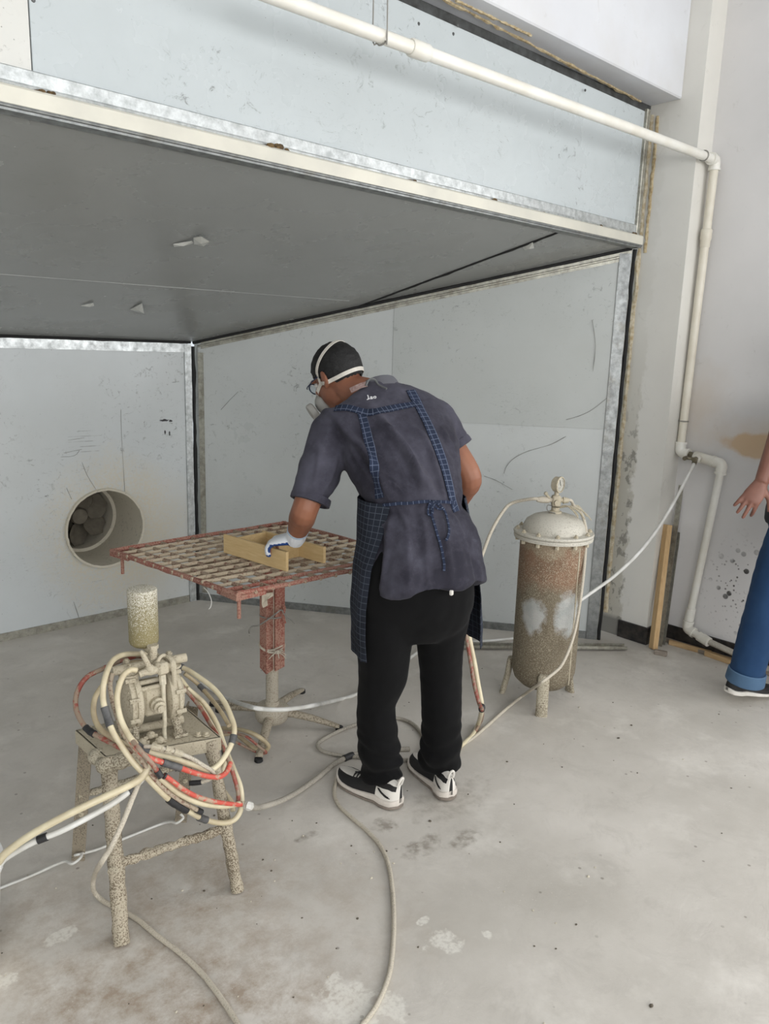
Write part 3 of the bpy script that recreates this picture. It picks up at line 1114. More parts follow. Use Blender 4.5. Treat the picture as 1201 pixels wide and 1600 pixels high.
# ---------------------------------------------------------------- timbers and metal bars
mb = MB()
a, b = V((3.8019, 1.9103, 0.0000)), V((3.9004, 1.9520, 0.6786))
mb.bar(a + V((0, 0, .002)), b, .045, .03, (1, -.6, 0), 0, .002)
tag(obj('timber_batten', mb, M_pine, None, False), 'narrow pine batten leaning upright against the corner of the pillar', 'wood')
mb = MB()
a, b = V((3.8817, 1.9193, 0.0000)), V((4.0148, 1.9580, 0.9603))
for o_, w, h in ((V((0, 0, 0)), .04, .004), (V((.018, -.012, 0)), .004, .028), (V((-.018, -.012, 0)), .004, .028)):
    mb.bar(a + o_ + V((0, 0, .003)), b + o_, w, h, (0, -1, 0), 0)
tag(obj('steel_channel', mb, M_galv_dusty, None, False), 'grey steel channel leaning on the pillar behind the pine batten', 'metal bar')
mb = MB()
a, b = V((2.9259, 2.6049, 0.0120)), V((3.6680, 2.0007, 0.0120))
mb.bar(a, b, .045, .003, (0, 0, 1))
dd = (b - a).normalized().cross(V((0, 0, 1)))
mb.bar(a + dd * .021 + V((0, 0, .006)), b + dd * .021 + V((0, 0, .006)), .003, .018)
mb.bar(a - dd * .021 + V((0, 0, .006)), b - dd * .021 + V((0, 0, .006)), .003, .018)
tag(obj('steel_channel', mb, M_galv_dusty, None, False), 'grey steel channel lying on the floor behind the tank', 'metal bar')
mb = MB()
mb.bar((3.7408, 1.8708, 0.0130), (3.7622, 1.8085, 0.0130), .026, .026, (0, 0, 1), 0, .003)
tag(obj('wood_offcut', mb, M_timber_grey, None, False), 'small grey wooden offcut on the floor near the leaning batten', 'wood')
for pa, pb_, w, h, m, lab in (((3.9755, 1.9555, 0.0120), (3.9512, 1.3112, 0.0120), .045, .022, M_timber_grey, 'long greyed board lying on the floor along the right wall skirting'),
                              ((3.9391, 1.8902, 0.0140), (3.9590, 1.6621, 0.0140), .018, .028, M_pine_h, 'pale batten edge on the floor between greyed board and pine offcut'),
                              ((3.9456, 1.6841, 0.0140), (3.9280, 1.4780, 0.0140), .03, .028, M_pine_h, 'short pine offcut on the floor beside the walking person')):
    mb = MB()
    mb.bar(pa, pb_, w, h, (0, 0, 1), 0, .002)
    tag(obj('timber_board', mb, m, None, False), lab, 'wood')

# ---------------------------------------------------------------- pressure tank
TC = V((2.7998, 1.9248, 0.4409))
TC.z = 0


def tank_paint():
    t = NT('crusted_tank_paint')
    x, y, z = t.xyz()
    wob = t.ramp(t.noise(7, 5, 0.65), 0.25, 0.75, -0.09, 0.09)
    zz = t.math('ADD', z, wob)
    base = t.mix(t.ramp(zz, 0.52, 0.60), lin((112, 102, 84)), lin((128, 98, 76)))
    base = t.mix(t.ramp(t.noise(14, 5, 0.7), 0.45, 0.7, 0, 0.6), base, lin((96, 84, 66)))
    base = t.mix(t.ramp(zz, 0.715, 0.75, 0, 0.7), base, lin((150, 138, 116)))
    # worn patches where old pale paint shows through
    pat = None
    for c, r in ((TC + V((-0.040, -0.136, .455)), (0.075, 0.07, 0.105)), (TC + V((-0.141, -0.020, .44)), (0.06, 0.07, 0.085))):
        m = t.spot(tuple(c), r, 0.35, 0.3, 24)
        pat = m if pat is None else t.math('MAXIMUM', pat, m)
    g = t.noise(210, 3, 0.65)
    gr = t.math('MULTIPLY', t.ramp(g, 0.5, 0.62), t.ramp(t.noise(5, 3), 0.3, 0.6, 0.25, 0.6))
    col = t.mix(gr, base, lin((190, 182, 160)))
    col = t.mix(t.math('MULTIPLY', pat, 0.85), col, t.mix(t.ramp(t.noise(20, 4), 0.4, 0.6), lin((182, 183, 180)), lin((166, 170, 168))))
    gb = t.spot(tuple(TC + V((0.11, -0.09, .36))), (0.035, 0.05, 0.1), 0.5, 0.4, 20)
    col = t.mix(t.math('MULTIPLY', gb, 0.6), col, lin((92, 150, 132)))
    return t.done(col, 0.8, 0, g, 0.7, 0.006)


M_tank = tank_paint()
M_tank_lid = crusty('dusty_lid', (166, 162, 150), (192, 188, 176), 0.5, 160, 0.6, 0.2)
t_t = thing('pressure_tank', 'tall crusted metal pressure tank with bolted lid and gauge, standing by the booth edge', 'tank', TC)
mb = MB()
prof = [(0.0, 0.062), (0.05, 0.066), (0.10, 0.083), (0.13, 0.112), (0.142, 0.15)] + [(0.1435, 0.15 + i * 0.03) for i in range(1, 21)] + [(0.1435, 0.775)]
mb.lathe(TC, (0, 0, 1), prof, 48)
obj('body', mb, M_tank, t_t)
mb = MB()
sa = math.atan2(-0.155, -0.045) + 0.25
mb.tube([TC + V((math.cos(sa) * .1435, math.sin(sa) * .1435, .12 + i * .035)) for i in range(19)], .0035, 6, 0, True, 0, 0.8)
obj('weld_seam', mb, M_crust_fine, t_t)
mb = MB()
mb.lathe(TC, (0, 0, 1), [(0.14, 0.768), (0.172, 0.770), (0.174, 0.778), (0.172, 0.786), (0.14, 0.786)], 48)
obj('lower_flange', mb, M_tank_lid, t_t)
mb = MB()
mb.lathe(TC, (0, 0, 1), [(0.13, 0.787), (0.173, 0.788), (0.176, 0.794), (0.173, 0.801), (0.138, 0.803), (0.134, 0.825), (0.122, 0.848), (0.095, 0.866), (0.06, 0.877), (0.03, 0.881), (0.0, 0.882)], 48)
obj('lid', mb, M_tank_lid, t_t)
for k in range(12):
    a = 2 * PI * k / 12 + 0.2
    c = TC + V((math.cos(a) * .157, math.sin(a) * .157, 0))
    mb = MB()
    mb.lathe(c, (0, 0, 1), [(.009, .752), (.009, .768), (.006, .768), (.006, .800), (.010, .800), (.010, .809), (.0055, .809), (.0055, .815)], 6)
    obj('bolt', mb, M_crust_fine, t_t)
for px_p in ((2.6803, 1.8355, 0.0000), (2.7284, 2.0655, 0.0000), (2.9285, 1.8964, 0.0000)):
    q = V(px_p)
    dr = (q - TC)
    dr.z = 0
    dr.normalize()
    tn = V((-dr.y, dr.x, 0))
    mb = MB()
    ctr = TC + dr * .15
    R = []
    for z, w, o_ in ((0.0, .027, .03), (.02, .026, .026), (.10, .026, .010), (.17, .025, .003), (.18, .018, 0.0)):
        c = ctr + dr * o_ + V((0, 0, z))
        R.append([c + tn * w * math.cos(a) + dr * .014 * math.sin(a) for a in [2 * PI * j / 14 for j in range(14)]])
    mb.rings(R)
    obj('leg', mb, M_crust, t_t)
# top fittings, gauge, cable-tie bundle
top = TC + V((0, 0, .88))
cr = V((0.735, -0.678, 0))
cf = V((0.664, 0.719, 0)).normalized()
mb = MB()
mb.lathe(top - V((0, 0, .004)), (0, 0, 1), [(.030, 0), (.028, .012), (.018, .016), (.018, .03)], 20)
mb.box(top + V((0, 0, .055)), (.038, .034, .05), math.atan2(cr.y, cr.x), 0, .006)
mb.cyl(top + V((0, 0, .075)), top + V((0, 0, .1)), .010, 12)
mb.cyl(top + V((0, 0, .05)) - cf * .03, top + V((0, 0, .05)) - cf * .012, .012, 12)
obj('valve_block', mb, M_crust_fine, t_t)
gd = (cr * 0.75 - cf * 0.66).normalized()
gc = top + V((0, 0, .128))
mb = MB()
mb.lathe(gc - gd * .016, gd, [(0.0, 0), (.028, 0.001), (.033, .006), (.034, .024), (.036, .028), (.036, .034), (.031, .036), (.031, .031), (0.0, .031)], 28)
g_ = obj('gauge', mb, M_crust_fine, t_t)
mb = MB()
mb.lathe(gc + gd * .0152, gd, [(0, 0), (.030, 0), (.030, .0012), (0, .0012)], 24)
obj('dial', mb, plain('gauge_dial', (196, 194, 184), 0.2, 0, 0.25, 60, 0.05, (130, 126, 116)), g_)
mb = MB()
mb.bar(gc + gd * .0172 - V((0, 0, .004)), gc + gd * .0172 + V((0, 0, .022)) + gd.cross(V((0, 0, 1))) * .01, .003, .001, gd)
obj('needle', mb, M_black, g_)
for sgn, L1 in ((-1, .085), (1, .055)):
    mb = MB()
    z = V((0, 0, .058))
    mb.tube([top + z + cr * sgn * .018, top + z + cr * sgn * .03, top + z + cr * sgn * .031, top + z + cr * sgn * (L1 - .02), top + z + cr * sgn * L1], [.011, .011, .015, .015, .010], 10)
    obj('hose_fitting', mb, M_crust_fine if sgn > 0 else M_hose_tan, t_t)
mb = MB()
mb.tube([top + V((0, 0, .065)) - cr * .03 - cf * .01, top + V((0, 0, .082)) - cr * .045], .006, 8)
mb.ball(top + V((0, 0, .086)) - cr * .047, .009, None, 8)
obj('bleed_valve', mb, M_crust_fine, t_t)
mb = MB()
for k in range(9):
    ang = -0.9 + k * 0.12 - .3
    dv = (cr * math.cos(ang) - cf * math.sin(-ang) * -1)
    dv = cr * math.cos(0.5 - k * .14) - cf * math.sin(0.9 - k * .2)
    L_ = .085 + .05 * (k % 3) * .5 + (.04 if k > 5 else 0)
    p0 = top + V((0, 0, .022)) + cr * .012
    mb.tube([p0, p0 + dv * L_ * .35 + V((0, 0, .018 - .002 * k % 3)), p0 + dv * L_ * .75 + V((0, 0, -.002)), p0 + dv * L_ + V((0, 0, -.028 - .004 * (k % 3)))], .0028, 5, 0, True, 3)
obj('cable_tie_tails', mb, M_crust_fine, t_t)
mb = MB()
for sa_ in (0.0,):
    mb.tube([top + V((0, 0, .03)) - cr * .012, top + V((0, 0, .035)) - cr * .035, top + V((0, 0, .012)) - cr * .036 - cf * .01, top + V((0, 0, .004)) - cr * .005 - cf * .03], .0025, 5, 0, True, 4)
obj('tie_wire', mb, M_wire, t_t)

# hoses of the tank and the wall tap
fl = top + V((0, 0, .058)) - cr * .085
hose('air_hose', 'thin grey hose arching from the left tank fitting to behind the worker', [fl + cr * .01, fl - cr * .02 + V((0, 0, .002))] + [(2.697,2.083,0.910), (2.645,2.093,0.873), (2.561,2.080,0.803), (2.469,2.046,0.723), (2.374,2.003,0.654), (2.283,1.970,0.632), (2.213,1.966,0.686), (2.177,1.982,0.819)], .0075, M_hose_tan)
fr_ = top + V((0, 0, .058)) + cr * .055
hose('air_hose', 'thin grey hose from the right tank fitting down the tank front to the floor', [fr_ - cr * .01, fr_ + cr * .01] + [(2.899,1.895,0.904), (2.893,1.851,0.878), (2.891,1.821,0.817), (2.866,1.799,0.755), (2.817,1.767,0.626), (2.764,1.743,0.469), (2.722,1.736,0.356), (2.656,1.732,0.272), (2.603,1.743,0.236)] + [(2.529,1.749,0.214)] + [(2.714,1.960,0.030), (2.567,1.944,0.012), (2.381,1.898,0.008), (2.240,1.864,0.008), (2.160,1.862,0.008), (2.095,1.888,0.008), (2.043,1.945,0.010)], .0068, M_hose_tan)
hose('air_hose', 'pale hose from the wall tap slung behind the tank, then across the floor', [tapend, tapend + V((-.02, -.0, -.03))] + [(3.797,1.822,0.973), (3.693,1.819,0.870), (3.577,1.833,0.736), (3.455,1.857,0.620), (3.317,1.899,0.512), (3.187,1.942,0.437), (3.093,1.983,0.377), (3.017,2.034,0.307)] + [(3.397,2.430,0.020), (3.213,2.509,0.009), (3.017,2.617,0.008), (2.872,2.672,0.008), (2.713,2.659,0.008), (2.359,2.520,0.008), (2.146,2.478,0.010), (2.040,2.469,0.020)] + [(1.631,2.104,0.258), (1.544,2.105,0.271), (1.478,2.120,0.279), (1.436,2.164,0.277), (1.420,2.232,0.266)] + [(1.656,2.785,0.020), (1.663,2.908,0.010), (1.666,3.030,0.010)], .0085, M_hose_white, None, (), 'hose', 10, 6, None, ((0, .018, 1.9, M_pvc), (.02, .03, 1.5, M_brass)))

# ---------------------------------------------------------------- round pump stand table
cA, cB, cC, cD = V((1.206, 2.883, .74)), V((1.298, 2.114, .74)), V((2.105, 2.09, .74)), V((2.045, 2.91, .74))
tbase = V((1.6750, 2.4623, 0.0600))
tbase.z = 0
M_primer = crusty('red_primer_overspray', (146, 84, 72), (160, 122, 106), 0.2, 170, 0.8, 0.35, (124, 74, 62))
M_rod = crusty('rod_overspray', (150, 104, 88), (178, 164, 142), 0.6, 150, 0.85, 0.4, (124, 112, 92))
M_rod_low = crusty('lower_rod_primer', (124, 78, 66), (158, 142, 122), 0.45, 150, 0.85, 0.4)
M_pedestal = crusty('dusty_steel_tube', (150, 140, 124), (178, 170, 154), 0.4, 220, 0.7, 0.3)
t_g = thing('grate_table', 'red primed turntable of welded rods on a single post with a star base', 'table', tbase)


def qp(u, v, z=0):
    return cA.lerp(cB, v).lerp(cD.lerp(cC, v), u) + V((0, 0, z))


NU, NV = 13, 14
for i in range(NV):
    v = (i + .0) / (NV - 1)
    mb = MB()
    edge = i in (0, NV - 1)
    w0, w1 = random.uniform(-.003, .004), random.uniform(-.003, .004)
    mb.tube([qp(-.012 if not edge else 0, v, .010 + w0), qp(.25, v + random.uniform(-.004, .004), .010), qp(.5, v, .010 + random.uniform(-.002, .004)), qp(.75, v, .010), qp(1.012, v, .010 + w1)], .0085 if edge else .0072, 7, 0, True, 4, 0.25)
    obj('cross_rod', mb, M_primer if edge or i == NV - 2 else M_rod, t_g)
for i in range(NU):
    u = i / (NU - 1)
    mb = MB()
    edge = i in (0, NU - 1)
    mb.tube([qp(u, -.012, .008), qp(u, .33, .008 + random.uniform(-.002, .003)), qp(u, .66, .008), qp(u, 1.012, .008)], .010 if edge else .0078, 7, 0, True, 4, 0.25)
    obj('long_rod', mb, M_primer if edge else M_rod_low, t_g)
for u, v, su, sv in ((0, 0, 1, 1), (0, 1, 1, -1), (1, 1, -1, -1), (1, 0, -1, 1)):
    mb = MB()
    P = [qp(u - su * .01, v - sv * .01), qp(u + su * .14, v), qp(u + su * .11, v + sv * .06), qp(u + su * .06, v + sv * .11), qp(u, v + sv * .14)]
    prism(mb, [p + V((0, 0, .004)) for p in P], (0, 0, 1), .016)
    obj('corner_plate', mb, M_primer, t_g, False)
    mb = MB()
    c = qp(u + su * .03, v + sv * .03)
    mb.tube([c, c - V((0, 0, .085))], .007, 8)
    obj('corner_peg', mb, M_primer, t_g)
for v in (.42, .58):
    mb = MB()
    mb.bar(qp(.1, v, -.022), qp(.9, v, -.022), .03, .022)
    obj('support_bar', mb, M_rod_low, t_g, False)
pt = V((tbase.x, tbase.y, 0))
va = math.atan2(cf.y, cf.x)
for k, (ox, oy) in enumerate(((-.020, -.012), (.016, -.004))):
    mb = MB()
    c = pt + cr * ox - cf * .0 + cf * oy
    zlo, zhi = .262 if k == 0 else .272, .72
    # angle iron: two leaves meeting towards the camera
    for dv in ((cr * (.035) + cf * .03) if k == 0 else (cr * .035 + cf * .02), (cr * -.028 + cf * .028) if k == 0 else (cr * -.014 + cf * .03)):
        a_ = c - cf * .03
        b_ = a_ + dv
        nrm = dv.cross(V((0, 0, 1))).normalized() * .005
        mb.add([a_ + V((0, 0, zlo)), b_ + V((0, 0, zlo + .015)), b_ + V((0, 0, zhi)), a_ + V((0, 0, zhi)), a_ + nrm + V((0, 0, zlo)), b_ + nrm + V((0, 0, zlo + .015)), b_ + nrm + V((0, 0, zhi)), a_ + nrm + V((0, 0, zhi))],
               [(0, 1, 2, 3), (7, 6, 5, 4), (0, 4, 5, 1), (1, 5, 6, 2), (2, 6, 7, 3), (3, 7, 4, 0)])
    obj('angle_iron', mb, M_primer, t_g, False)
mb = MB()
mb.tube([pt + V((0, 0, .09)), pt + V((0, 0, .71))], .026, 20)
obj('post', mb, M_pedestal, t_g)
mb = MB()
mb.lathe(pt, (0, 0, 1), [(.045, .035), (.062, .045), (.07, .06), (.07, .095), (.062, .108), (.03, .112), (.03, .13)], 28)
obj('hub', mb, M_pedestal, t_g)
legs_ = ((1.4879, 2.2779, 0.0000), (1.8845, 2.2766, 0.0000), (1.5845, 2.7353, 0.0000))
M_leg_t = crusty('dusty_base_leg', (128, 118, 100), (170, 160, 142), 0.35, 130, 0.7, 0.3)
tips = [V(p) for p in legs_]
tips += [pt + V((.30, .20, 0)), pt + V((-.08, .34, 0))]
for i, tip in enumerate(tips):
    dv = tip - pt
    L_ = dv.length
    dv.normalize()
    sd = dv.cross(V((0, 0, 1)))
    R = []
    for t_, z, w, h in ((.05 / L_, .075, .022, .018), (.3, .072, .020, .016), (.6, .052, .018, .014), (.85, .03, .016, .011), (1.0, .016, .014, .009)):
        c = pt + dv * L_ * t_ + V((0, 0, z))
        R.append([c + sd * w * math.cos(a) + V((0, 0, 1)) * h * math.sin(a) for a in [2 * PI * j / 12 for j in range(12)]])
    mb = MB()
    mb.rings(R)
    l_ = obj('base_leg', mb, M_leg_t, t_g)
    mb = MB()
    mb.lathe(tip + V((0, 0, .0)), (0, 0, 1), [(.014, 0), (.017, .003), (.016, .016), (.01, .02)], 12)
    obj('foot_cap', mb, M_black, l_)
# wire and string ties round the post, rag under the grate
for z, r in ((.36, .05), (.372, .05), (.365, .051)):
    mb = MB()
    mb.tube([pt + cr * math.cos(a) * (r + .002) + cf * math.sin(a) * (r - .008) + V((0, 0, z + .008 * math.sin(a * 2 + z * 90))) for a in [2 * PI * i / 20 for i in range(21)]], .003, 6)
    obj('string_tie', mb, M_hose_tan, t_g)
kn = pt + cr * .03 - cf * .048 + V((0, 0, .36))
mb = MB()
for k in range(9):
    e = kn + cr * (.035 * math.cos(k * 1.1)) + V((0, 0, .02 * math.sin(k * 1.7) - .01)) - cf * .008
    mb.tube([kn, kn.lerp(e, .6) + V((0, 0, .006)), e], .002, 5, 0, True, 3)
mb.ball(kn, .010, None, 8)
obj('string_knot', mb, M_hose_tan, t_g)
mb = MB()
mb.tube([(1.589,2.498,0.431), (1.580,2.484,0.451), (1.586,2.470,0.468), (1.600,2.445,0.477), (1.627,2.415,0.506), (1.649,2.389,0.535), (1.667,2.388,0.542), (1.680,2.385,0.527), (1.693,2.378,0.494)], .003, 6, 0, True, 4)
mb.tube([(1.669,2.386,0.542), (1.677,2.372,0.518), (1.690,2.356,0.506), (1.700,2.343,0.490)], .0022, 6, 0, True, 4)
mb.tube([pt + cr * math.cos(a) * .05 + cf * math.sin(a) * .044 + V((0, 0, .50)) for a in [2 * PI * i / 20 for i in range(21)]], .003, 6)
obj('tie_wire', mb, M_wire, t_g)
mb = MB()
P = [V(p) for p in [(1.602,2.426,0.611), (1.634,2.398,0.618), (1.634,2.394,0.605), (1.609,2.400,0.593), (1.608,2.395,0.571), (1.599,2.413,0.558), (1.597,2.419,0.570)]]
prism(mb, P, -cf, .004)
obj('paper_rag', mb, plain('cream_rag', (214, 204, 184), 0.9), t_g, False, label='torn cream rag caught under the grate edge')
mb = MB()
mb.tube([(1.678,2.396,0.559), (1.683,2.389,0.547), (1.675,2.387,0.517), (1.679,2.375,0.488)], [.004, .007, .008, .003], 6, 0, True, 3)
obj('rag_strip', mb, M_primer, t_g)
mb = MB()
mb.tube([(1.365,2.454,0.675), (1.375,2.440,0.659), (1.381,2.427,0.629), (1.376,2.424,0.606), (1.370,2.428,0.597)], .0016, 5, 0, True, 3)
obj('loose_thread', mb, M_hose_white, t_g)

# wooden frame being sprayed
TZ = .759
A0, A1 = V((1.5274, 2.5742, 0.7590)), V((1.5691, 2.2086, 0.7590))
fd = (A1 - A0).normalized()
fs = V((-fd.y, fd.x, 0))                           # away from the worker's left towards +x
if fs.x < 0:
    fs = -fs
t_w = thing('wooden_frame', 'unfinished pale wooden frame of crossed boards lying on the rod table under the gloved hand', 'frame', A0)
hB = .074


def board(a, b, h, th, z=0):
    mb = MB()
    mb.bar(V(a) + V((0, 0, h / 2 + z)), V(b) + V((0, 0, h / 2 + z)), th, h, (0, 0, 1), 0, .0015)
    return obj('board', mb, M_bamboo, t_w, False)


board(A0, A1, hB, .012)
B1 = V((1.7467, 2.2172, 0.7590))
kw = (B1 - A1).dot(fs)
B0, B1 = A0 + fs * kw + fd * .02, B1
board(B0, B1, .064, .014)
cc = A0 + fd * .24
board(cc + fs * .006, cc + fs * (kw - .007), .064, .012)
cc = A0 + fd * .045
board(cc + fs * .006, cc + fs * (kw - .007), .064, .012)


# ---------------------------------------------------------------- stand of the pump
sL, sF, sR, sB = V((0.745, 2.095, .45)), V((0.750, 1.900, .45)), V((1.045, 1.800, .45)), V((1.06, 2.05, .45))
t_s = thing('pump_stand', 'low crusted steel stand with four splayed legs carrying the pump and hose coils', 'stand', ((sL.x + sR.x) / 2, (sL.y + sR.y) / 2, 0))
mb = MB()
n_ = 10
prism(mb, [sL, sF, sR, sB], (0, 0, 1), .006)
for a, b in ((sL, sF), (sF, sR), (sR, sB), (sB, sL)):
    mb.bar(a - V((0, 0, .02)), b - V((0, 0, .02)), .006, .04, (0, 0, 1))
obj('top_plate', mb, M_crust_fine, t_s, False)
mb = MB()
for q, z in ((sF, .425), (sL.lerp(sF, .75), .43), (sF.lerp(sR, .12), .43)):
    mb.ball(V((q.x, q.y, z)), (.030, .03, .024), None, 10)
obj('crust_lump', remesh(mb, 'crust_lump', .006, 3), M_crust, t_s)


def rough_leg(a, b, r, mat, amp=.2):
    mb = MB()
    a, b = V(a), V(b)
    P = [a.lerp(b, i / 26) for i in range(27)]
    mb.tube(P, [r * (1.0 + .25 * max(0, 1 - i / 4) + .06 * noise.noise(V((i * .3, r * 99, 0)))) for i in range(27)], 14, 0, True, 0, amp)
    return obj('leg', mb, mat, t_s)


fF, fR, fL, fB = V((0.7013, 1.7286, 0.0000)), V((1.0415, 1.7079, -0.0000)), V((0.7326, 2.1472, 0.0000)), V((1.0642, 2.1255, 0.0000))
rough_leg(sF + V((.012, .012, -.01)), fF + V((0, 0, .002)), .021, M_crust_heavy)
rough_leg(sR + V((-.02, .02, -.01)), fR + V((0, 0, .002)), .018, M_crust_heavy)
for top_, foot in ((sL, fL), (sB, fB)):
    mb = MB()
    a, b = V(top_) + V((.012, -.006, -.006)), V(foot)
    z = (b - a).normalized()
    x = (cr - z * cr.dot(z)).normalized()
    y = z.cross(x)
    for c0, c1 in ((V((0, 0, 0)), x * .034), (V((0, 0, 0)), y * .03 * (1 if y.dot(cf) > 0 else -1))):
        nn = (c1.cross(z)).normalized() * .005
        q = [a + c0, a + c1, b + c1, b + c0]
        mb.add(q + [p + nn for p in q], [(0, 1, 2, 3), (7, 6, 5, 4), (0, 4, 5, 1), (1, 5, 6, 2), (2, 6, 7, 3), (3, 7, 4, 0)])
    l_ = obj('leg', mb, M_angle_dirty, t_s, False)
    mb = MB()
    q = a.lerp(b, .62) + x * .017 - y * .004
    mb.lathe(q - cf * .004, -cf, [(.0, 0), (.008, 0.0), (.008, .005), (.004, .006), (.004, .01), (0, .01)], 8)
    obj('bolt', mb, M_crust_fine, l_)


def crust_bar(a, b, r, amp=.5):
    a, b = V(a), V(b)
    mb = MB()
    mb.tube([a.lerp(b, i / 40) for i in range(41)], [r * (1 + .25 * noise.noise(V((i * .7, 2, r * 50)))) for i in range(41)], 10, 0, True, 0, amp)
    return mb


lF = (sF + V((.012, .012, -.01))).lerp(fF, .58)
lR = (sR + V((-.02, .02, -.01))).lerp(fR, .58)
obj('crossbar', crust_bar(lF, lR, .0125), M_crust_heavy, t_s, label='crossbar thick with dried drips')
mb = MB()
mb.lathe(lF - cf * .018 - V((0, 0, .006)), -cf, [(0, 0), (.014, 0), (.014, .008), (.006, .009), (.006, .004), (0, .004)], 10)
obj('bolt_head', mb, M_crust, t_s)
lL, lB = (sL + V((.02, -.006, 0))).lerp(fL, .5), sB.lerp(fB, .5)
obj('crossbar', crust_bar(lL, lB, .011, .3), M_crust, t_s)
for q in (sR + V((-.045, .045, .003)), sR + V((-.028, .03, .003)), sB + V((-.05, -.03, .003)), sL + V((.03, -.03, .003))):
    mb = MB()
    mb.lathe(q, (0, 0, 1), [(.012, 0), (.012, .004), (.007, .004), (.007, .012), (0, .012)], 6)
    obj('plate_bolt', mb, M_crust_fine, t_s)

# ---------------------------------------------------------------- double diaphragm pump
PC0 = V((0.907, 1.943, .565))
ax = V((.985, -.17, 0)).normalized()
fw = V((-.17, -.985, 0)).normalized()              # towards the photographer
uz = V((0, 0, 1))
t_pp = thing('diaphragm_pump', 'overspray-caked double diaphragm pump with a canister on top, bolted to the stand', 'pump', PC0 - uz * .115)


def P_(a, b, c):
    return PC0 + ax * a + fw * b + uz * c


for sgn in (-1, 1):
    mb = MB()
    mb.lathe(P_(sgn * .030, 0, 0), ax * sgn, [(.040, 0), (.058, .004), (.072, .010), (.074, .014), (.074, .024), (.070, .026), (.070, .029), (.074, .031), (.074, .040), (.068, .043), (.055, .050), (.038, .056), (.014, .059), (0, .059)], 36)
    ch = obj('chamber', mb, M_crust_fine, t_pp)
    mb = MB()
    for k in range(8):
        a = 2 * PI * k / 8
        dr = fw * math.cos(a) + uz * math.sin(a)
        mb.bar(P_(sgn * .074, 0, 0) + dr * .012 + ax * sgn * .012, P_(sgn * .07, 0, 0) + dr * .066, .007, .012, ax)
    obj('ribs', remesh(mb, 'ribs', .003, 2), M_crust_fine, ch)
    for k in range(8):
        a = 2 * PI * (k + .5) / 8
        dr = fw * math.cos(a) + uz * math.sin(a)
        mb = MB()
        mb.cyl(P_(sgn * .05, 0, 0) + dr * .078, P_(sgn * .078, 0, 0) + dr * .078, .0065, 6)
        obj('clamp_bolt', mb, M_crust_fine, ch)
    # valve posts joining the manifolds
    mb = MB()
    mb.tube([P_(sgn * .055, 0, .06), P_(sgn * .058, 0, .075), P_(sgn * .060, .0, .088)], [.022, .024, .019], 14)
    mb.cyl(P_(sgn * .06, 0, .078), P_(sgn * .06, 0, .084), .028, 14)
    obj('valve_housing', mb, M_crust_fine, t_pp)
    mb = MB()
    mb.tube([P_(sgn * .055, 0, -.06), P_(sgn * .058, 0, -.078), P_(sgn * .060, .0, -.09)], [.022, .024, .019], 14)
    obj('valve_housing', mb, M_crust_fine, t_pp)
    for b_ in (.045, -.045):
        mb = MB()
        mb.tube([P_(sgn * .055, b_ * .5, -.062), P_(sgn * .06, b_, -.09), P_(sgn * .062, b_ * 1.1, -.112)], [.012, .011, .013], 8)
        mb.box(P_(sgn * .064, b_ * 1.2, -.109), (.04, .03, .010), math.atan2(ax.y, ax.x), 0, .002)
        obj('foot', mb, M_crust, t_pp)
    for b_ in (-.02, .02):
        mb = MB()
        mb.cyl(P_(sgn * .06, b_, .09), P_(sgn * .06, b_, .118), .006, 6)
        mb.cyl(P_(sgn * .06, b_, .106), P_(sgn * .06, b_, .114), .010, 6)
        obj('manifold_bolt', mb, M_crust_fine, t_pp)
mb = MB()
mb.tube([P_(-.105, 0, .098), P_(-.104, 0, .098), P_(.104, 0, .098), P_(.105, 0, .098)], [.010, .013, .013, .010], 14)
obj('top_manifold', mb, M_crust_fine, t_pp)
mb = MB()
mb.tube([P_(-.09, 0, -.092), P_(.09, 0, -.092)], .013, 14)
obj('bottom_manifold', mb, M_crust_fine, t_pp)
mb = MB()
mb.box(P_(0, 0, 0), (.062, .085, .085), math.atan2(ax.y, ax.x), 0, .008)
obj('centre_block', mb, M_crust_fine, t_pp, False)
mb = MB()
mb.lathe(P_(.004, .04, -.005), fw, [(.022, 0), (.022, .018), (.017, .022), (.017, .034), (.010, .036), (.010, .046), (0, .046)], 16)
obj('exhaust_plug', mb, M_crust_fine, t_pp)
for b_, c_ in ((.035, .042), (.02, .055)):
    mb = MB()
    mb.cyl(P_(-.04, b_, c_), P_(.03, b_ + .004, c_ + .004), .007, 10)
    obj('tie_rod', mb, M_crust_fine, t_pp)
# valve tee, lever and white drop tube in front
T0 = P_(.020, .035, .098)
mb = MB()
mb.box(T0, (.036, .046, .036), math.atan2(ax.y, ax.x) + .2, 0, .007)
mb.cyl(T0 + ax * -.012 - fw * .03, T0 + ax * -.012 - fw * .03 + uz * .05, .012, 14)
mb.cyl(T0 + ax * -.012 - fw * .03 + uz * .02, T0 + ax * -.012 - fw * .03 + uz * .03, .017, 6)
obj('valve_tee', mb, M_crust_fine, t_pp)
mb = MB()
q = T0 - ax * .034 + fw * .012
mb.tube([T0 - ax * .015 + fw * .01, q, q - ax * .012, q - ax * .03 - uz * .004], [.012, .013, .010, .010], 12)
mb.ball(q + uz * .006, (.014, .014, .014), None, 10)
obj('ball_valve', mb, M_crust_fine, t_pp)
mb = MB()
mb.tube([q + uz * .008, q - ax * .008 + uz * .028, q - ax * .02 + uz * .058, q - ax * .024 + uz * .064], [.007, .008, .006, .003], 10, 0, True, 4)
obj('valve_lever', mb, M_crust_fine, t_pp)
mb = MB()
mb.tube([T0 + fw * .012 - uz * .015, T0 + fw * .018 - uz * .05, T0 + fw * .02 - uz * .10, T0 + fw * .022 - uz * .15, T0 + fw * .015 - uz * .19, T0 + fw * .02 - uz * .215], .0062, 8, 0, True, 5)
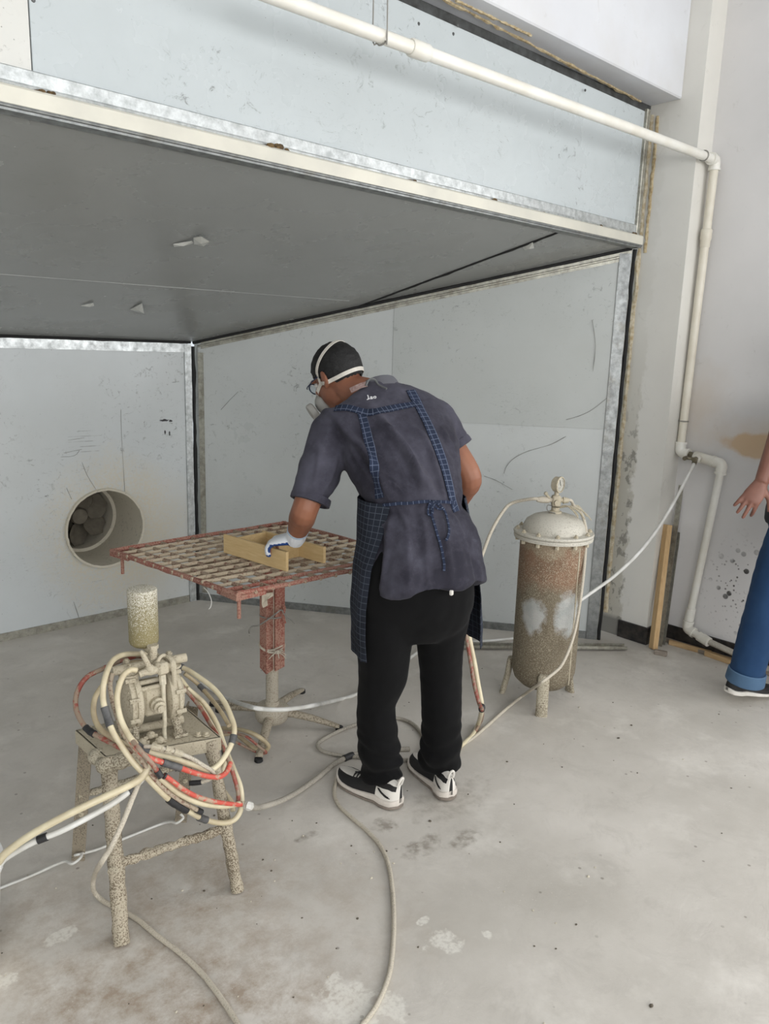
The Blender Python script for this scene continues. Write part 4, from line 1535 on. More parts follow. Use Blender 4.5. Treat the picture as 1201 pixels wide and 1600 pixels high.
mb.cyl(T0 + fw * .012 - uz * .018, T0 + fw * .016 - uz * .045, .010, 8)
obj('drop_tube', mb, plain('cream_tube', (206, 198, 176), 0.6, 0, 0.15, 60, .2), t_pp)
mb = MB()
mb.tube([P_(.045, .02, .12), P_(.05, .045, .11), P_(.052, .055, .06), P_(.05, .05, 0.02)], .007, 8, 0, True, 5)
mb.ball(P_(.05, .047, .10), (.012, .012, .02), None, 8)
obj('side_elbow', mb, M_crust_fine, t_pp)
mb = MB()
mb.tube([P_(.028 + .018 * math.cos(a), .022 - .012 * math.cos(a), .10 + .026 * math.sin(a)) for a in [PI * i / 12 for i in range(13)]], .0055, 8)
obj('lifting_eye', mb, M_crust_fine, t_pp)
for a_, b_, c_ in ((-.02, .055, -.09), (-.045, .06, -.102), (.0, .07, -.104)):
    mb = MB()
    mb.ball(P_(a_, b_, c_), (.013, .013, .011), None, 10)
    mb.tube([P_(a_ - .02, b_ + .004, c_ - .006), P_(a_, b_, c_ - .002), P_(a_ + .018, b_ + .006, c_ - .004)], .006, 7)
    obj('drain_fitting', mb, M_crust_fine, t_pp)


def canister_paint():
    t = NT('speckled_canister')
    x, y, z = t.xyz()
    g = t.noise(360, 3, 0.65)
    hi = t.ramp(z, .70, .92, 0.66, 0.40)
    m = t.ramp(t.math('SUBTRACT', g, hi), -.03, .05)
    base = t.mix(t.ramp(z, .72, .9), lin((140, 130, 92)), lin((122, 114, 84)))
    return t.done(t.mix(m, base, lin((208, 204, 190))), 0.75, 0, g, .6, .004)


cb_ = T0 - ax * .012 - fw * .03 + uz * .045
CT = V((0.9100, 1.9856, 0.8750))
CB = V((CT.x + .001, CT.y, CT.z - .172))
mb = MB()
mb.tube([cb_ - uz * .01, (CB.x, CB.y, CB.z + .004)], [.011, .012], 14)
mb.tube([cb_ + uz * .002, cb_ + uz * .014], .016, 6)
obj('nipple', mb, M_crust_fine, t_pp)
mb = MB()
mb.lathe(CB, (CT - CB), [(0.0, 0), (.016, 0), (.030, .004), (.039, .012), (.0415, .020), (.0415, .168), (.040, .172), (.036, .1735), (0, .1745)], 40)
obj('canister', mb, canister_paint(), t_pp, label='speckled olive canister with a pale dusty top')

# ---------------------------------------------------------------- hose coils over the pump
R_ = .0078
G_ = 'spray hoses coiled around the pump'
hose('spray_hose', 'big cream coil hooked over the pump front and sweeping low to the right leg', [(1.011,2.014,0.566), (0.974,2.039,0.633), (0.879,2.002,0.682), (0.802,1.940,0.706), (0.749,1.874,0.691), (0.731,1.850,0.647), (0.730,1.826,0.607), (0.732,1.800,0.573), (0.743,1.781,0.541), (0.760,1.754,0.500), (0.782,1.737,0.463), (0.805,1.720,0.426), (0.844,1.709,0.371), (0.898,1.713,0.316), (0.946,1.725,0.267), (1.003,1.730,0.228), (1.042,1.722,0.226), (1.070,1.730,0.249), (1.085,1.756,0.292), (1.092,1.801,0.324), (1.108,1.878,0.358), (1.121,1.951,0.409), (1.108,2.005,0.461), (1.061,2.023,0.517)], R_, M_hose_cream, None, ((.24, .29), (.52, .56), (.60, .62)))
hose('spray_hose', 'cream hose from the ball valve looping round the right side of the coil', [(0.833,1.865,0.691), (0.816,1.868,0.695), (0.793,1.860,0.689), (0.773,1.845,0.669), (0.762,1.834,0.641), (0.758,1.813,0.603), (0.761,1.787,0.572), (0.768,1.760,0.549), (0.793,1.756,0.517), (0.827,1.746,0.494), (0.870,1.728,0.474), (0.913,1.722,0.446), (0.957,1.715,0.417), (0.992,1.724,0.414), (1.028,1.737,0.431), (1.054,1.748,0.456), (1.072,1.766,0.482), (1.083,1.804,0.504), (1.093,1.857,0.525), (1.094,1.917,0.544), (1.083,1.973,0.560), (1.068,2.032,0.573), (1.050,2.064,0.580)], R_, M_hose_cream, None, ((.34, .38), (.68, .71), (.97, 1.0)), 'hose', 10, 6, M_tape)
hose('spray_hose', 'reddish dusty hose looping far out to the left of the pump', [(0.995,2.013,0.612), (0.934,2.051,0.644), (0.864,2.035,0.655), (0.802,2.022,0.650), (0.756,2.019,0.639), (0.725,2.011,0.608), (0.710,1.989,0.579), (0.707,1.957,0.555), (0.712,1.920,0.537), (0.721,1.882,0.531), (0.738,1.850,0.522), (0.753,1.806,0.516), (0.781,1.791,0.502)], R_ * .92, M_hose_dred, None, ((.66, .74),), 'hose', 10, 6, M_tape_black)
hose('spray_hose', 'red striped hose bowing low across the front of the stand', [(0.767,1.768,0.546), (0.772,1.738,0.532), (0.784,1.722,0.518), (0.808,1.710,0.502), (0.836,1.707,0.483), (0.868,1.699,0.463), (0.905,1.700,0.436), (0.946,1.696,0.411), (0.982,1.700,0.394), (1.013,1.712,0.392), (1.038,1.733,0.401)], R_ * .95, M_hose_red, None, ((.36, .5),), 'hose', 10, 6, M_tape)
hose('spray_hose', 'dirty cream hose nested inside the left loop of the coil', [(0.981,2.025,0.607), (0.912,2.041,0.636), (0.837,2.002,0.646), (0.787,1.963,0.638), (0.744,1.928,0.622), (0.727,1.908,0.594), (0.723,1.884,0.568), (0.727,1.854,0.553), (0.740,1.825,0.542), (0.761,1.815,0.524), (0.781,1.807,0.510)], R_ * .95, M_hose_old)
hose('spray_hose', 'brown caked hose tucked behind the cream coil and running down with it', [(0.780,1.899,0.685), (0.767,1.889,0.656), (0.760,1.856,0.618), (0.757,1.824,0.592), (0.757,1.794,0.560), (0.767,1.765,0.537), (0.780,1.743,0.502), (0.801,1.724,0.455), (0.825,1.711,0.415), (0.864,1.704,0.369), (0.910,1.704,0.324), (0.930,1.708,0.304)], R_ * .8, M_hose_brown, None, ((.93, 1.0),), 'hose', 10, 6, M_tape_black)
hose('spray_hose', 'short dirty red hose dropping to the black taped joint', [(0.766,1.763,0.552), (0.771,1.733,0.538), (0.783,1.716,0.516), (0.794,1.708,0.498), (0.806,1.704,0.473), (0.813,1.699,0.458)], R_ * .85, M_hose_dred, None, ((.78, 1.0),), 'hose', 10, 6, M_tape_black)
hose('spray_hose', 'red and grey hose running from the black taped joint to the coupling at right', [(0.821,1.700,0.459), (0.836,1.695,0.444), (0.864,1.688,0.411), (0.900,1.687,0.376), (0.947,1.689,0.341), (0.993,1.694,0.312), (1.038,1.701,0.286), (1.064,1.702,0.277)], R_ * .85, M_hose_red, None, ((.0, .06),), 'hose', 10, 6, M_tape_black, ((.94, 1.0, 1.2, M_crust_fine),))
hose('spray_hose', 'cream hose lying just under the red and grey one, low on the stand', [(0.817,1.714,0.448), (0.834,1.706,0.425), (0.862,1.699,0.391), (0.903,1.692,0.355), (0.950,1.695,0.323), (0.999,1.698,0.298), (1.048,1.704,0.283)], R_ * .95, M_hose_cream)
hose('spray_hose', 'cream hose behind the right leg crossing the coil from upper pump to lower right', [(1.043,2.036,0.554), (1.084,2.034,0.485), (1.095,1.984,0.443), (1.098,1.928,0.404), (1.099,1.877,0.372), (1.081,1.833,0.355), (1.054,1.810,0.334), (1.038,1.804,0.308), (1.055,1.792,0.270), (1.066,1.775,0.245), (1.061,1.760,0.225)], R_, M_hose_cream, None, ((.44, .5), (.7, .73)))
hose('spray_hose', 'dark red hose arching behind the pump down to the right leg', [(1.032,2.031,0.550), (1.060,2.005,0.503), (1.075,1.969,0.470), (1.076,1.918,0.441), (1.072,1.860,0.420), (1.067,1.817,0.398), (1.064,1.783,0.369), (1.065,1.758,0.333), (1.068,1.743,0.288), (1.056,1.731,0.254)], R_ * .8, M_hose_dred)
hose('spray_hose', 'dirty pale hose behind the coil taped to the big loop', [(1.065,2.044,0.557), (1.100,2.029,0.519), (1.106,1.961,0.495), (1.097,1.882,0.481), (1.086,1.818,0.465)], R_ * .8, M_hose_old, None, ((.3, .36),))
hose('spray_hose', 'grey fitting and thin hose on the stand front leading right under the coil', [(0.791,1.742,0.534), (0.806,1.722,0.536), (0.836,1.705,0.525), (0.866,1.700,0.506), (0.902,1.700,0.478), (0.929,1.695,0.452), (0.966,1.706,0.413), (0.970,1.722,0.384), (0.949,1.738,0.373), (0.924,1.760,0.369)], R_ * .7, M_hose_tan, None, ((.9, 1.0),), 'hose', 10, 6, M_tape_black, ((.1, .2, 1.5, M_crust_fine), (.21, .27, 1.7, M_crust_fine), (.28, .36, 1.5, M_crust_fine)))

for o_ in COL.objects:
    if o_.name.startswith('spray_hose'):
        o_['group'] = G_

# hoses running off to the white bucket, pump feed hose, spray line
BK = V((0.3287, 1.9174, 0.3000))
hose('suction_hose', 'upper yellowish hose from the coil down to the white bucket', [(0.804,1.736,0.485), (0.775,1.729,0.459), (0.740,1.718,0.456), (0.697,1.715,0.453), (0.624,1.735,0.432), (0.555,1.762,0.403), (0.502,1.789,0.371), (0.461,1.816,0.333), (0.434,1.843,0.292)] + [BK + V((0, .03, -.1))], .0095, M_hose_cream)
hose('suction_hose', 'lower whitish hose from the coil down to the white bucket', [(0.808,1.753,0.457), (0.776,1.748,0.435), (0.740,1.737,0.425), (0.697,1.732,0.414), (0.640,1.739,0.397), (0.578,1.761,0.373), (0.520,1.793,0.350), (0.467,1.831,0.311), (0.438,1.861,0.269)] + [BK + V((-.02, .0, -.1))], .0078, M_hose_white, None, ((.2, .23), (.62, .65)))
hose('feed_hose', 'grey hose leaving the coil, doubling back at the front leg and trailing to the camera', [(0.798,1.763,0.460), (0.773,1.740,0.444), (0.741,1.719,0.412), (0.706,1.698,0.373), (0.668,1.681,0.333), (0.634,1.664,0.312)] + [(0.700,1.887,0.120), (0.705,1.919,0.060), (0.717,1.931,0.020), (0.729,1.904,0.008), (0.746,1.849,0.008), (0.767,1.786,0.008), (0.782,1.690,0.008), (0.801,1.586,0.008), (0.809,1.491,0.008), (0.806,1.402,0.008), (0.797,1.310,0.008), (0.776,1.202,0.008)], .0068, M_hose_tan)
hose('spray_line', 'dusty grey hose from the coil coupling over the floor to the left shoe', [(1.066,1.699,0.274), (1.081,1.696,0.265)] + [(1.206,1.855,0.130), (1.298,1.908,0.080), (1.384,1.957,0.040), (1.484,2.001,0.014), (1.598,2.036,0.010), (1.689,2.067,0.010), (1.768,2.075,0.010), (1.828,2.064,0.010), (1.908,2.025,0.009), (1.994,1.968,0.009)], .0095, M_hose_grey, None, ((.70, .76),), 'hose', 10, 6, M_tape_black, ((0.0, .05, 1.2, M_hose_white), (.06, .09, 1.4, M_hose_white)))
hose('air_hose', 'grey hose making a flat loop on the floor behind the shoes', [(1.961,2.260,0.008), (1.871,2.261,0.008), (1.777,2.247,0.008), (1.731,2.225,0.008), (1.718,2.171,0.008), (1.748,2.108,0.008), (1.796,2.050,0.008), (1.864,1.976,0.008), (1.937,1.910,0.008), (2.010,1.919,0.008), (2.080,1.967,0.008), (2.132,2.049,0.008), (2.154,2.133,0.008), (2.131,2.196,0.008), (2.067,2.241,0.008), (1.992,2.254,0.012)], .0075, M_hose_grey)
hose('air_hose', 'grey hose from under the left shoe curving across the open floor to the camera', [(1.710,2.032,0.007), (1.652,1.998,0.007), (1.580,1.931,0.007), (1.539,1.862,0.007), (1.524,1.781,0.007), (1.515,1.681,0.007), (1.495,1.589,0.007), (1.451,1.503,0.007), (1.386,1.416,0.007), (1.314,1.333,0.007), (1.243,1.260,0.007), (1.170,1.195,0.007), (1.099,1.152,0.007), (1.041,1.129,0.007), (0.967,1.113,0.007), (0.889,1.095,0.007)], .0066, M_hose_tan)
hose('spray_hose', 'dark red half of the twin hose hanging from the worker to the floor', [(2.148,1.956,0.829), (2.141,1.901,0.714), (2.113,1.834,0.583), (2.100,1.794,0.496), (2.101,1.770,0.413), (2.087,1.734,0.339), (2.077,1.699,0.283), (2.083,1.686,0.255)] + [(2.363,1.913,0.040), (2.302,1.894,0.012), (2.215,1.866,0.010), (2.163,1.861,0.010), (2.085,1.879,0.010)], .0075, M_hose_dred)
hose('spray_hose', 'cream half of the twin hose hanging from the worker to the floor', [(2.162,1.955,0.827), (2.156,1.901,0.711), (2.137,1.839,0.577), (2.123,1.798,0.489), (2.119,1.766,0.410), (2.113,1.736,0.331), (2.099,1.704,0.274), (2.095,1.699,0.241)] + [(2.341,1.911,0.030), (2.273,1.882,0.012), (2.203,1.862,0.010), (2.136,1.850,0.010), (2.059,1.862,0.010)], .009, M_hose_cream, None, ((.53, .58),), 'hose', 10, 6, M_tape_black)
hose('spray_hose', 'cream hose loop hooked round the front leg of the turntable', [(1.435,2.539,0.050), (1.459,2.471,0.070), (1.478,2.392,0.090), (1.489,2.319,0.100), (1.513,2.290,0.080), (1.534,2.280,0.050), (1.527,2.288,0.030), (1.504,2.320,0.030), (1.492,2.370,0.040), (1.485,2.418,0.050), (1.472,2.455,0.050), (1.422,2.468,0.050)], .0085, M_hose_old)
hose('spray_hose', 'thin reddish hose doubled along the loop at the turntable leg', [(1.399,2.477,0.065), (1.434,2.414,0.085), (1.452,2.337,0.100), (1.467,2.297,0.090), (1.492,2.284,0.060), (1.518,2.271,0.030), (1.505,2.304,0.020), (1.481,2.352,0.030), (1.451,2.392,0.050)], .0055, M_hose_dred)
hose('cord', 'thin pale cord on the floor tied round the stand back legs', [(0.458,2.149,0.006), (0.526,2.151,0.006), (0.614,2.149,0.006), (0.674,2.134,0.020), (0.701,2.116,0.030), (0.708,2.087,0.035), (0.731,2.088,0.040), (0.744,2.105,0.040), (0.730,2.113,0.040), (0.800,2.137,0.012), (0.864,2.144,0.006), (0.938,2.143,0.006), (1.012,2.135,0.010), (1.031,2.099,0.030), (1.040,2.073,0.035), (1.066,2.078,0.040), (1.062,2.089,0.050)], .0042, M_hose_white, None, (), 'cord')

# white bucket at the frame edge
t_b = thing('bucket', 'white plastic bucket at the frame edge taking the two suction hoses', 'bucket', (BK.x, BK.y, 0))
mb = MB()
o_ = V((BK.x, BK.y, 0))
mb.lathe(o_, (0, 0, 1), [(0, 0.002), (.118, .002), (.122, .008), (.142, .27), (.147, .27), (.150, .275), (.150, .285), (.145, .288), (.150, .292), (.150, .30), (.145, .304), (.139, .30), (.118, .012), (0, .012)], 40)
obj('body', mb, plain('white_bucket_plastic', (238, 238, 236), 0.35, 0, .03), t_b)
mb = MB()
mb.lathe(o_, (0, 0, 1), [(0, .012), (.125, .012), (.131, .17), (0, .172)], 32)
obj('paint', mb, plain('cream_paint', (226, 218, 198), 0.3, 0, .04), t_b)

# small crumbs of dried material on the floor
mb = MB()
for k in range(150):
    if k < 90:
        p = V((random.gauss(1.15, .55), random.gauss(1.75, .6), 0))
    else:
        p = V((random.uniform(1.0, 3.4), random.uniform(.9, 2.9), 0))
    s_ = random.uniform(.0015, .004) * (1.6 if random.random() < .1 else 1)
    bm_ = bmesh.new()
    bmesh.ops.create_icosphere(bm_, subdivisions=1, radius=s_)
    for v in bm_.verts:
        v.co *= random.uniform(.7, 1.3)
        v.co.z *= .55
    mb.bm(bm_, 0 if random.random() < .55 else 1, Matrix.Translation(p + V((0, 0, s_ * .35))))
o_ = obj('crumbs', mb, [plain('crumb_dark', (96, 88, 76), .9), plain('crumb_pale', (204, 196, 178), .9)], None, False, kind='stuff')
tag(o_, 'tiny crumbs of dried spray scattered over the concrete floor', 'debris')


# ---------------------------------------------------------------- people


def skin(name, c, c2):
    t = NT(name)
    col = t.mix(t.ramp(t.noise(9, 4), 0.35, 0.7), lin(c), lin(c2))
    t.b.inputs['Subsurface Weight'].default_value = 0.08
    t.b.inputs['Subsurface Radius'].default_value = (0.02, 0.008, 0.004)
    return t.done(col, 0.5, 0, t.noise(160, 3), 0.08, 0.002, 0.4)


def cloth(name, c, fade=None, famt=0.5, weave=900, rough=0.9):
    t = NT(name)
    f = t.noise(4, 5, 0.6)
    col = t.mix(t.ramp(f, 0.42, 0.72, 0, famt), lin(c), lin(fade or c))
    col = t.mix(t.ramp(t.noise(40, 4, 0.7), 0.5, 0.8, 0, famt * .35), col, lin(fade or c))
    t.b.inputs['Sheen Weight'].default_value = 0.03
    return t.done(col, rough, 0, t.noise(weave, 2), 0.12, 0.001, 0.2)


def plaid(name, c, line, sp=0.021):
    t = NT(name)
    uv = t.n('ShaderNodeUVMap').outputs[0]
    s = t.n('ShaderNodeSeparateXYZ')
    t.L(uv, s.inputs[0])
    m = None
    for k, p in ((0, sp), (1, sp * .9)):
        fr = t.math('FRACT', t.math('DIVIDE', t.math('ADD', s.outputs[k], 10.0), p))
        a = t.math('LESS_THAN', t.math('ABSOLUTE', t.math('SUBTRACT', fr, .5)), .045)
        m = a if m is None else t.math('MAXIMUM', m, a)
    base = t.mix(t.ramp(t.noise(8, 4), .4, .7), lin(c), lin(tuple(int(x * .75) for x in c)))
    return t.done(t.mix(t.math('MULTIPLY', m, .5), base, lin(line)), .9, 0, t.noise(700, 2), .1, .001, .2)


M_skin = skin('skin_tan', (142, 95, 72), (122, 78, 60))
M_skin2 = skin('skin_brown', (136, 96, 82), (116, 78, 66))
M_shirt = cloth('charcoal_shirt', (44, 43, 52), (100, 99, 112), .6)
M_pants = cloth('black_trousers', (7, 7, 8), (12, 12, 14), .3)
M_plaid = plaid('navy_check', (40, 48, 68), (128, 138, 158))
M_plaid2 = plaid('navy_check_body', (40, 44, 54), (96, 104, 116), .024)
M_hair = plain('black_hair', (9, 8, 8), .7, 0, .3, 200, .5)
M_mask = plain('respirator_grey', (172, 170, 164), .5, 0, .05)
M_strap = plain('pale_elastic', (205, 200, 190), .7, 0, .08, 60)
M_glove = plain('white_knit_glove', (222, 226, 230), .9, 0, .05, 300, .4)
M_glove_blue = plain('blue_rubber_palm', (30, 72, 140), .5, 0, .2, 60, .2)
M_shoe_white = plain('shoe_white', (224, 220, 212), .55, 0, .06, 30)
M_shoe_black = plain('shoe_black', (28, 27, 28), .65, 0, .2, 40)
M_midsole = plain('shoe_midsole', (214, 206, 196), .6, 0, .08, 30)
M_outsole = plain('shoe_outsole', (132, 122, 112), .7, 0, .12, 50, .3)
M_jeans = cloth('blue_denim', (36, 62, 96), (54, 86, 122), .35)
M_cuff = cloth('denim_inside', (76, 102, 130), (96, 122, 148), .4)
M_tee = cloth('dark_tee', (52, 54, 60), (70, 72, 78), .3)


def finger(mb, base, d, n, lens, rads, curl):
    """finger chain bending towards palm normal n"""
    P, R = [V(base) - d * .012, V(base)], [rads[0] * 1.05, rads[0]]
    ang = 0
    p = V(base)
    for L, r, c in zip(lens, rads[1:], curl):
        ang += c
        p = p + (d * math.cos(ang) + n * math.sin(ang)) * L
        P.append(p.copy())
        R.append(r)
    P.append(p + (P[-1] - P[-2]).normalized() * rads[-1] * .6)
    R.append(rads[-1] * .55)
    mb.tube(P, R, 10, 0, True, 3)


def hand(mb, W, d, n, s, curl=(.3, .35, .3), spread=.06, k=1.0, fat=1.0, per=None, thumb=(.5, .75, .25)):
    """left or right hand: W wrist, d to knuckles, n palm normal, s thumb side"""
    W, d = V(W), V(d).normalized()
    n = (V(n) - d * V(n).dot(d)).normalized()
    s = (V(s) - d * V(s).dot(d) - n * V(s).dot(n)).normalized()
    R = []
    for t, w, h, o in ((-.03, .026, .020, 0), (0, .028, .019, 0), (.03, .036, .018, .002), (.06, .041, .016, .002), (.085, .041, .013, .001), (.095, .034, .010, 0)):
        c = W + d * t * k + s * o
        R.append([c + (s * w * math.cos(a) + n * h * math.sin(a)) * k * fat for a in [2 * PI * j / 16 for j in range(16)]])
    mb.rings(R)
    for i, (o, L) in enumerate(((.030, .070), (.010, .078), (-.011, .073), (-.030, .058))):
        c_ = per[i] if per else curl
        dd = (d + s * spread * (1.5 - i)).normalized()
        finger(mb, W + (d * (.088 - .004 * abs(i - 1.2)) + s * o) * k, dd, n, [L * .46 * k, L * .30 * k, L * .24 * k], [.0098 * k * fat, .0092 * k * fat, .0085 * k * fat, .0072 * k * fat], c_)
    td = (d * thumb[0] + s * thumb[1] + n * thumb[2]).normalized()
    t0 = W + (d * .022 + s * .022 + n * .004) * k
    t1 = t0 + td * .040 * k
    t2 = t1 + (td * .7 + d * .45).normalized() * .030 * k
    t3 = t2 + (td * .5 + d * .6 + n * .15).normalized() * .024 * k
    mb.tube([t0 - td * .01, t0, t1, t2, t3, t3 + (t3 - t2).normalized() * .005], [.014 * k * fat, .0155 * k * fat, .0125 * k * fat, .0105 * k * fat, .0085 * k * fat, .005 * k * fat], 10, 0, True, 3)


def head_frame(f, roll=0.0):
    f = V(f).normalized()
    r = f.cross(V((0, 0, 1))).normalized()
    u = r.cross(f).normalized()
    q = Matrix.Rotation(roll, 3, f)
    return f, q @ r, q @ u


def head(mb, c, f, r, u, k=1.0):
    M = Matrix((r, f, u)).transposed()

    def at(a, b, z):
        return V(c) + (r * a + f * b + u * z) * k

    mb.ball(at(0, -.008, .018), (.074 * k, .094 * k, .088 * k), M, 24)
    mb.ball(at(0, .030, -.035), (.063 * k, .066 * k, .082 * k), M, 20)
    mb.ball(at(0, .066, -.092), (.034 * k, .026 * k, .024 * k), M, 14)
    mb.ball(at(0, .02, -.085), (.052 * k, .055 * k, .032 * k), M, 14)
    mb.tube([at(0, .088, .012), at(0, .100, -.012), at(0, .112, -.032), at(0, .096, -.044)], [.008 * k, .010 * k, .014 * k, .010 * k], 10, 0, True, 3)
    for s in (-1, 1):
        mb.ball(at(s * .011, .098, -.038), .008 * k, M, 8)
        mb.ball(at(s * .033, .082, .022), (.026 * k, .012 * k, .007 * k), M, 10)
        mb.ball(at(s * .040, .070, -.022), (.022 * k, .018 * k, .018 * k), M, 10)
        Q = M @ Matrix.Rotation(s * .35, 3, 'Z')
        mb.ball(at(s * .076, -.012, -.008), (.008 * k, .020 * k, .031 * k), Q, 12)
        mb.ball(at(s * .074, -.004, -.032), (.008 * k, .010 * k, .012 * k), Q, 10)
    mb.ball(at(0, .092, -.060), (.024 * k, .009 * k, .006 * k), M, 10)
    mb.ball(at(0, .090, -.070), (.021 * k, .009 * k, .007 * k), M, 10)
    return at


def face_bits(at, c, r, f, u, parent, k=1.0):
    M = Matrix((r, f, u)).transposed()
    for s in (-1, 1):
        mb = MB()
        mb.ball(at(s * .033, .0775, .004), (.0135 * k, .012 * k, .0105 * k), M, 14)
        e = obj('eye', mb, plain('eye_white', (226, 222, 216), .3), parent)
        mb = MB()
        mb.ball(at(s * .033, .0868, .004), (.006 * k, .004 * k, .006 * k), M, 10)
        obj('iris', mb, plain('iris_dark', (40, 26, 18), .2), e)
        mb = MB()
        mb.tube([at(s * .015, .093, .023), at(s * .032, .0925, .029), at(s * .052, .078, .024)], [.003, .0042, .002], 7, 0, True, 3)
        obj('eyebrow', mb, M_hair, parent)


def hair_cap(at, c, r, f, u, k, parent, hairline):
    """close-cropped hair as a shell over the skull"""
    M = Matrix((r, f, u)).transposed()
    bm_ = bmesh.new()
    bmesh.ops.create_icosphere(bm_, subdivisions=5, radius=1)
    for v in bm_.verts:
        p = v.co.copy()
        q = V((p.x * .0815, p.y * .1010 - .008, p.z * .0945 + .018))
        nn = noise.noise(q * 70) * .0025 + noise.noise(q * 200) * .0012
        v.co = q + p * nn
    kill = [v for v in bm_.verts if not hairline(v.co)]
    bmesh.ops.delete(bm_, geom=kill, context='VERTS')
    # close the shell inwards
    ret = bmesh.ops.extrude_face_region(bm_, geom=list(bm_.faces))
    vs = [g for g in ret['geom'] if isinstance(g, bmesh.types.BMVert)]
    for v in vs:
        v.co = v.co + (V((0, -.008, .018)) - v.co).normalized() * .012
    for v in bm_.verts:
        v.co = V(c) + (M @ v.co) * k
    mb = MB()
    mb.bm(bm_)
    return obj('hair', mb, M_hair, parent)


def xring(Lp, Rp, hd, up, n=28, ex=2.4, shift=0.0, arc=None):
    """superellipse ring spanning Lp..Rp, half depth hd, perpendicular to up"""
    Lp, Rp = V(Lp), V(Rp)
    c = (Lp + Rp) / 2
    x = (Rp - Lp)
    hw = x.length / 2
    x.normalize()
    y = V(up).cross(x).normalized()
    out = []
    for j in range(n):
        a = 2 * PI * j / n if arc is None else arc[0] + (arc[1] - arc[0]) * j / (n - 1)
        ca, sa_ = math.cos(a), math.sin(a)
        q = (abs(ca) ** ex + abs(sa_) ** ex) ** (-1 / ex)
        out.append(c + x * hw * ca * q + y * hd * sa_ * q + y * shift)
    return out


def loft(mb, specs, up=None, n=28, ex=2.4):
    cs = [(V(a) + V(b)) / 2 for a, b, h in specs]
    R = []
    for i, (a, b, h) in enumerate(specs):
        t = (cs[min(i + 1, len(cs) - 1)] - cs[max(i - 1, 0)]).normalized()
        R.append(xring(a, b, h, t, n, ex))
    # densify
    D = []
    for i in range(len(R) - 1):
        for k in range(4):
            t = k / 4
            p0, p1, p2, p3 = R[max(i - 1, 0)], R[i], R[i + 1], R[min(i + 2, len(R) - 1)]
            D.append([0.5 * (2 * b_ + (c_ - a_) * t + (2 * a_ - 5 * b_ + 4 * c_ - d_) * t * t + (3 * b_ - a_ - 3 * c_ + d_) * t ** 3) for a_, b_, c_, d_ in zip(p0, p1, p2, p3)])
    D.append(R[-1])
    mb.rings(D)


def displace(me, fn):
    me.update()
    nr = [v.normal.copy() for v in me.vertices]
    for v, q in zip(me.vertices, nr):
        v.co = v.co + q * fn(v.co, q)
    me.update()


def drape(bvh, pts, off=.003, k=5):
    """lay a path on a surface, seen from behind the wearer; returns points and normals"""
    P, _ = spline([V(p) for p in pts], [1] * len(pts), k) if k else ([V(p) for p in pts], None)
    A, N_ = [], []
    for p in P:
        d = (p - CAM).normalized()
        h, q, i, _ = bvh.ray_cast(p, d, 1.5)
        if h is None:
            h, q, i, _ = bvh.find_nearest(p + d * .4)
        if q.dot(d) > 0:
            q = -q
        A.append(h + q * off)
        N_.append(q)
    # soften
    for _ in range(2):
        A = [A[0]] + [(A[i - 1] + A[i] * 2 + A[i + 1]) / 4 for i in range(1, len(A) - 1)] + [A[-1]]
        N_ = [N_[0]] + [((N_[i - 1] + N_[i] * 2 + N_[i + 1]) / 4).normalized() for i in range(1, len(N_) - 1)] + [N_[-1]]
    return A, N_


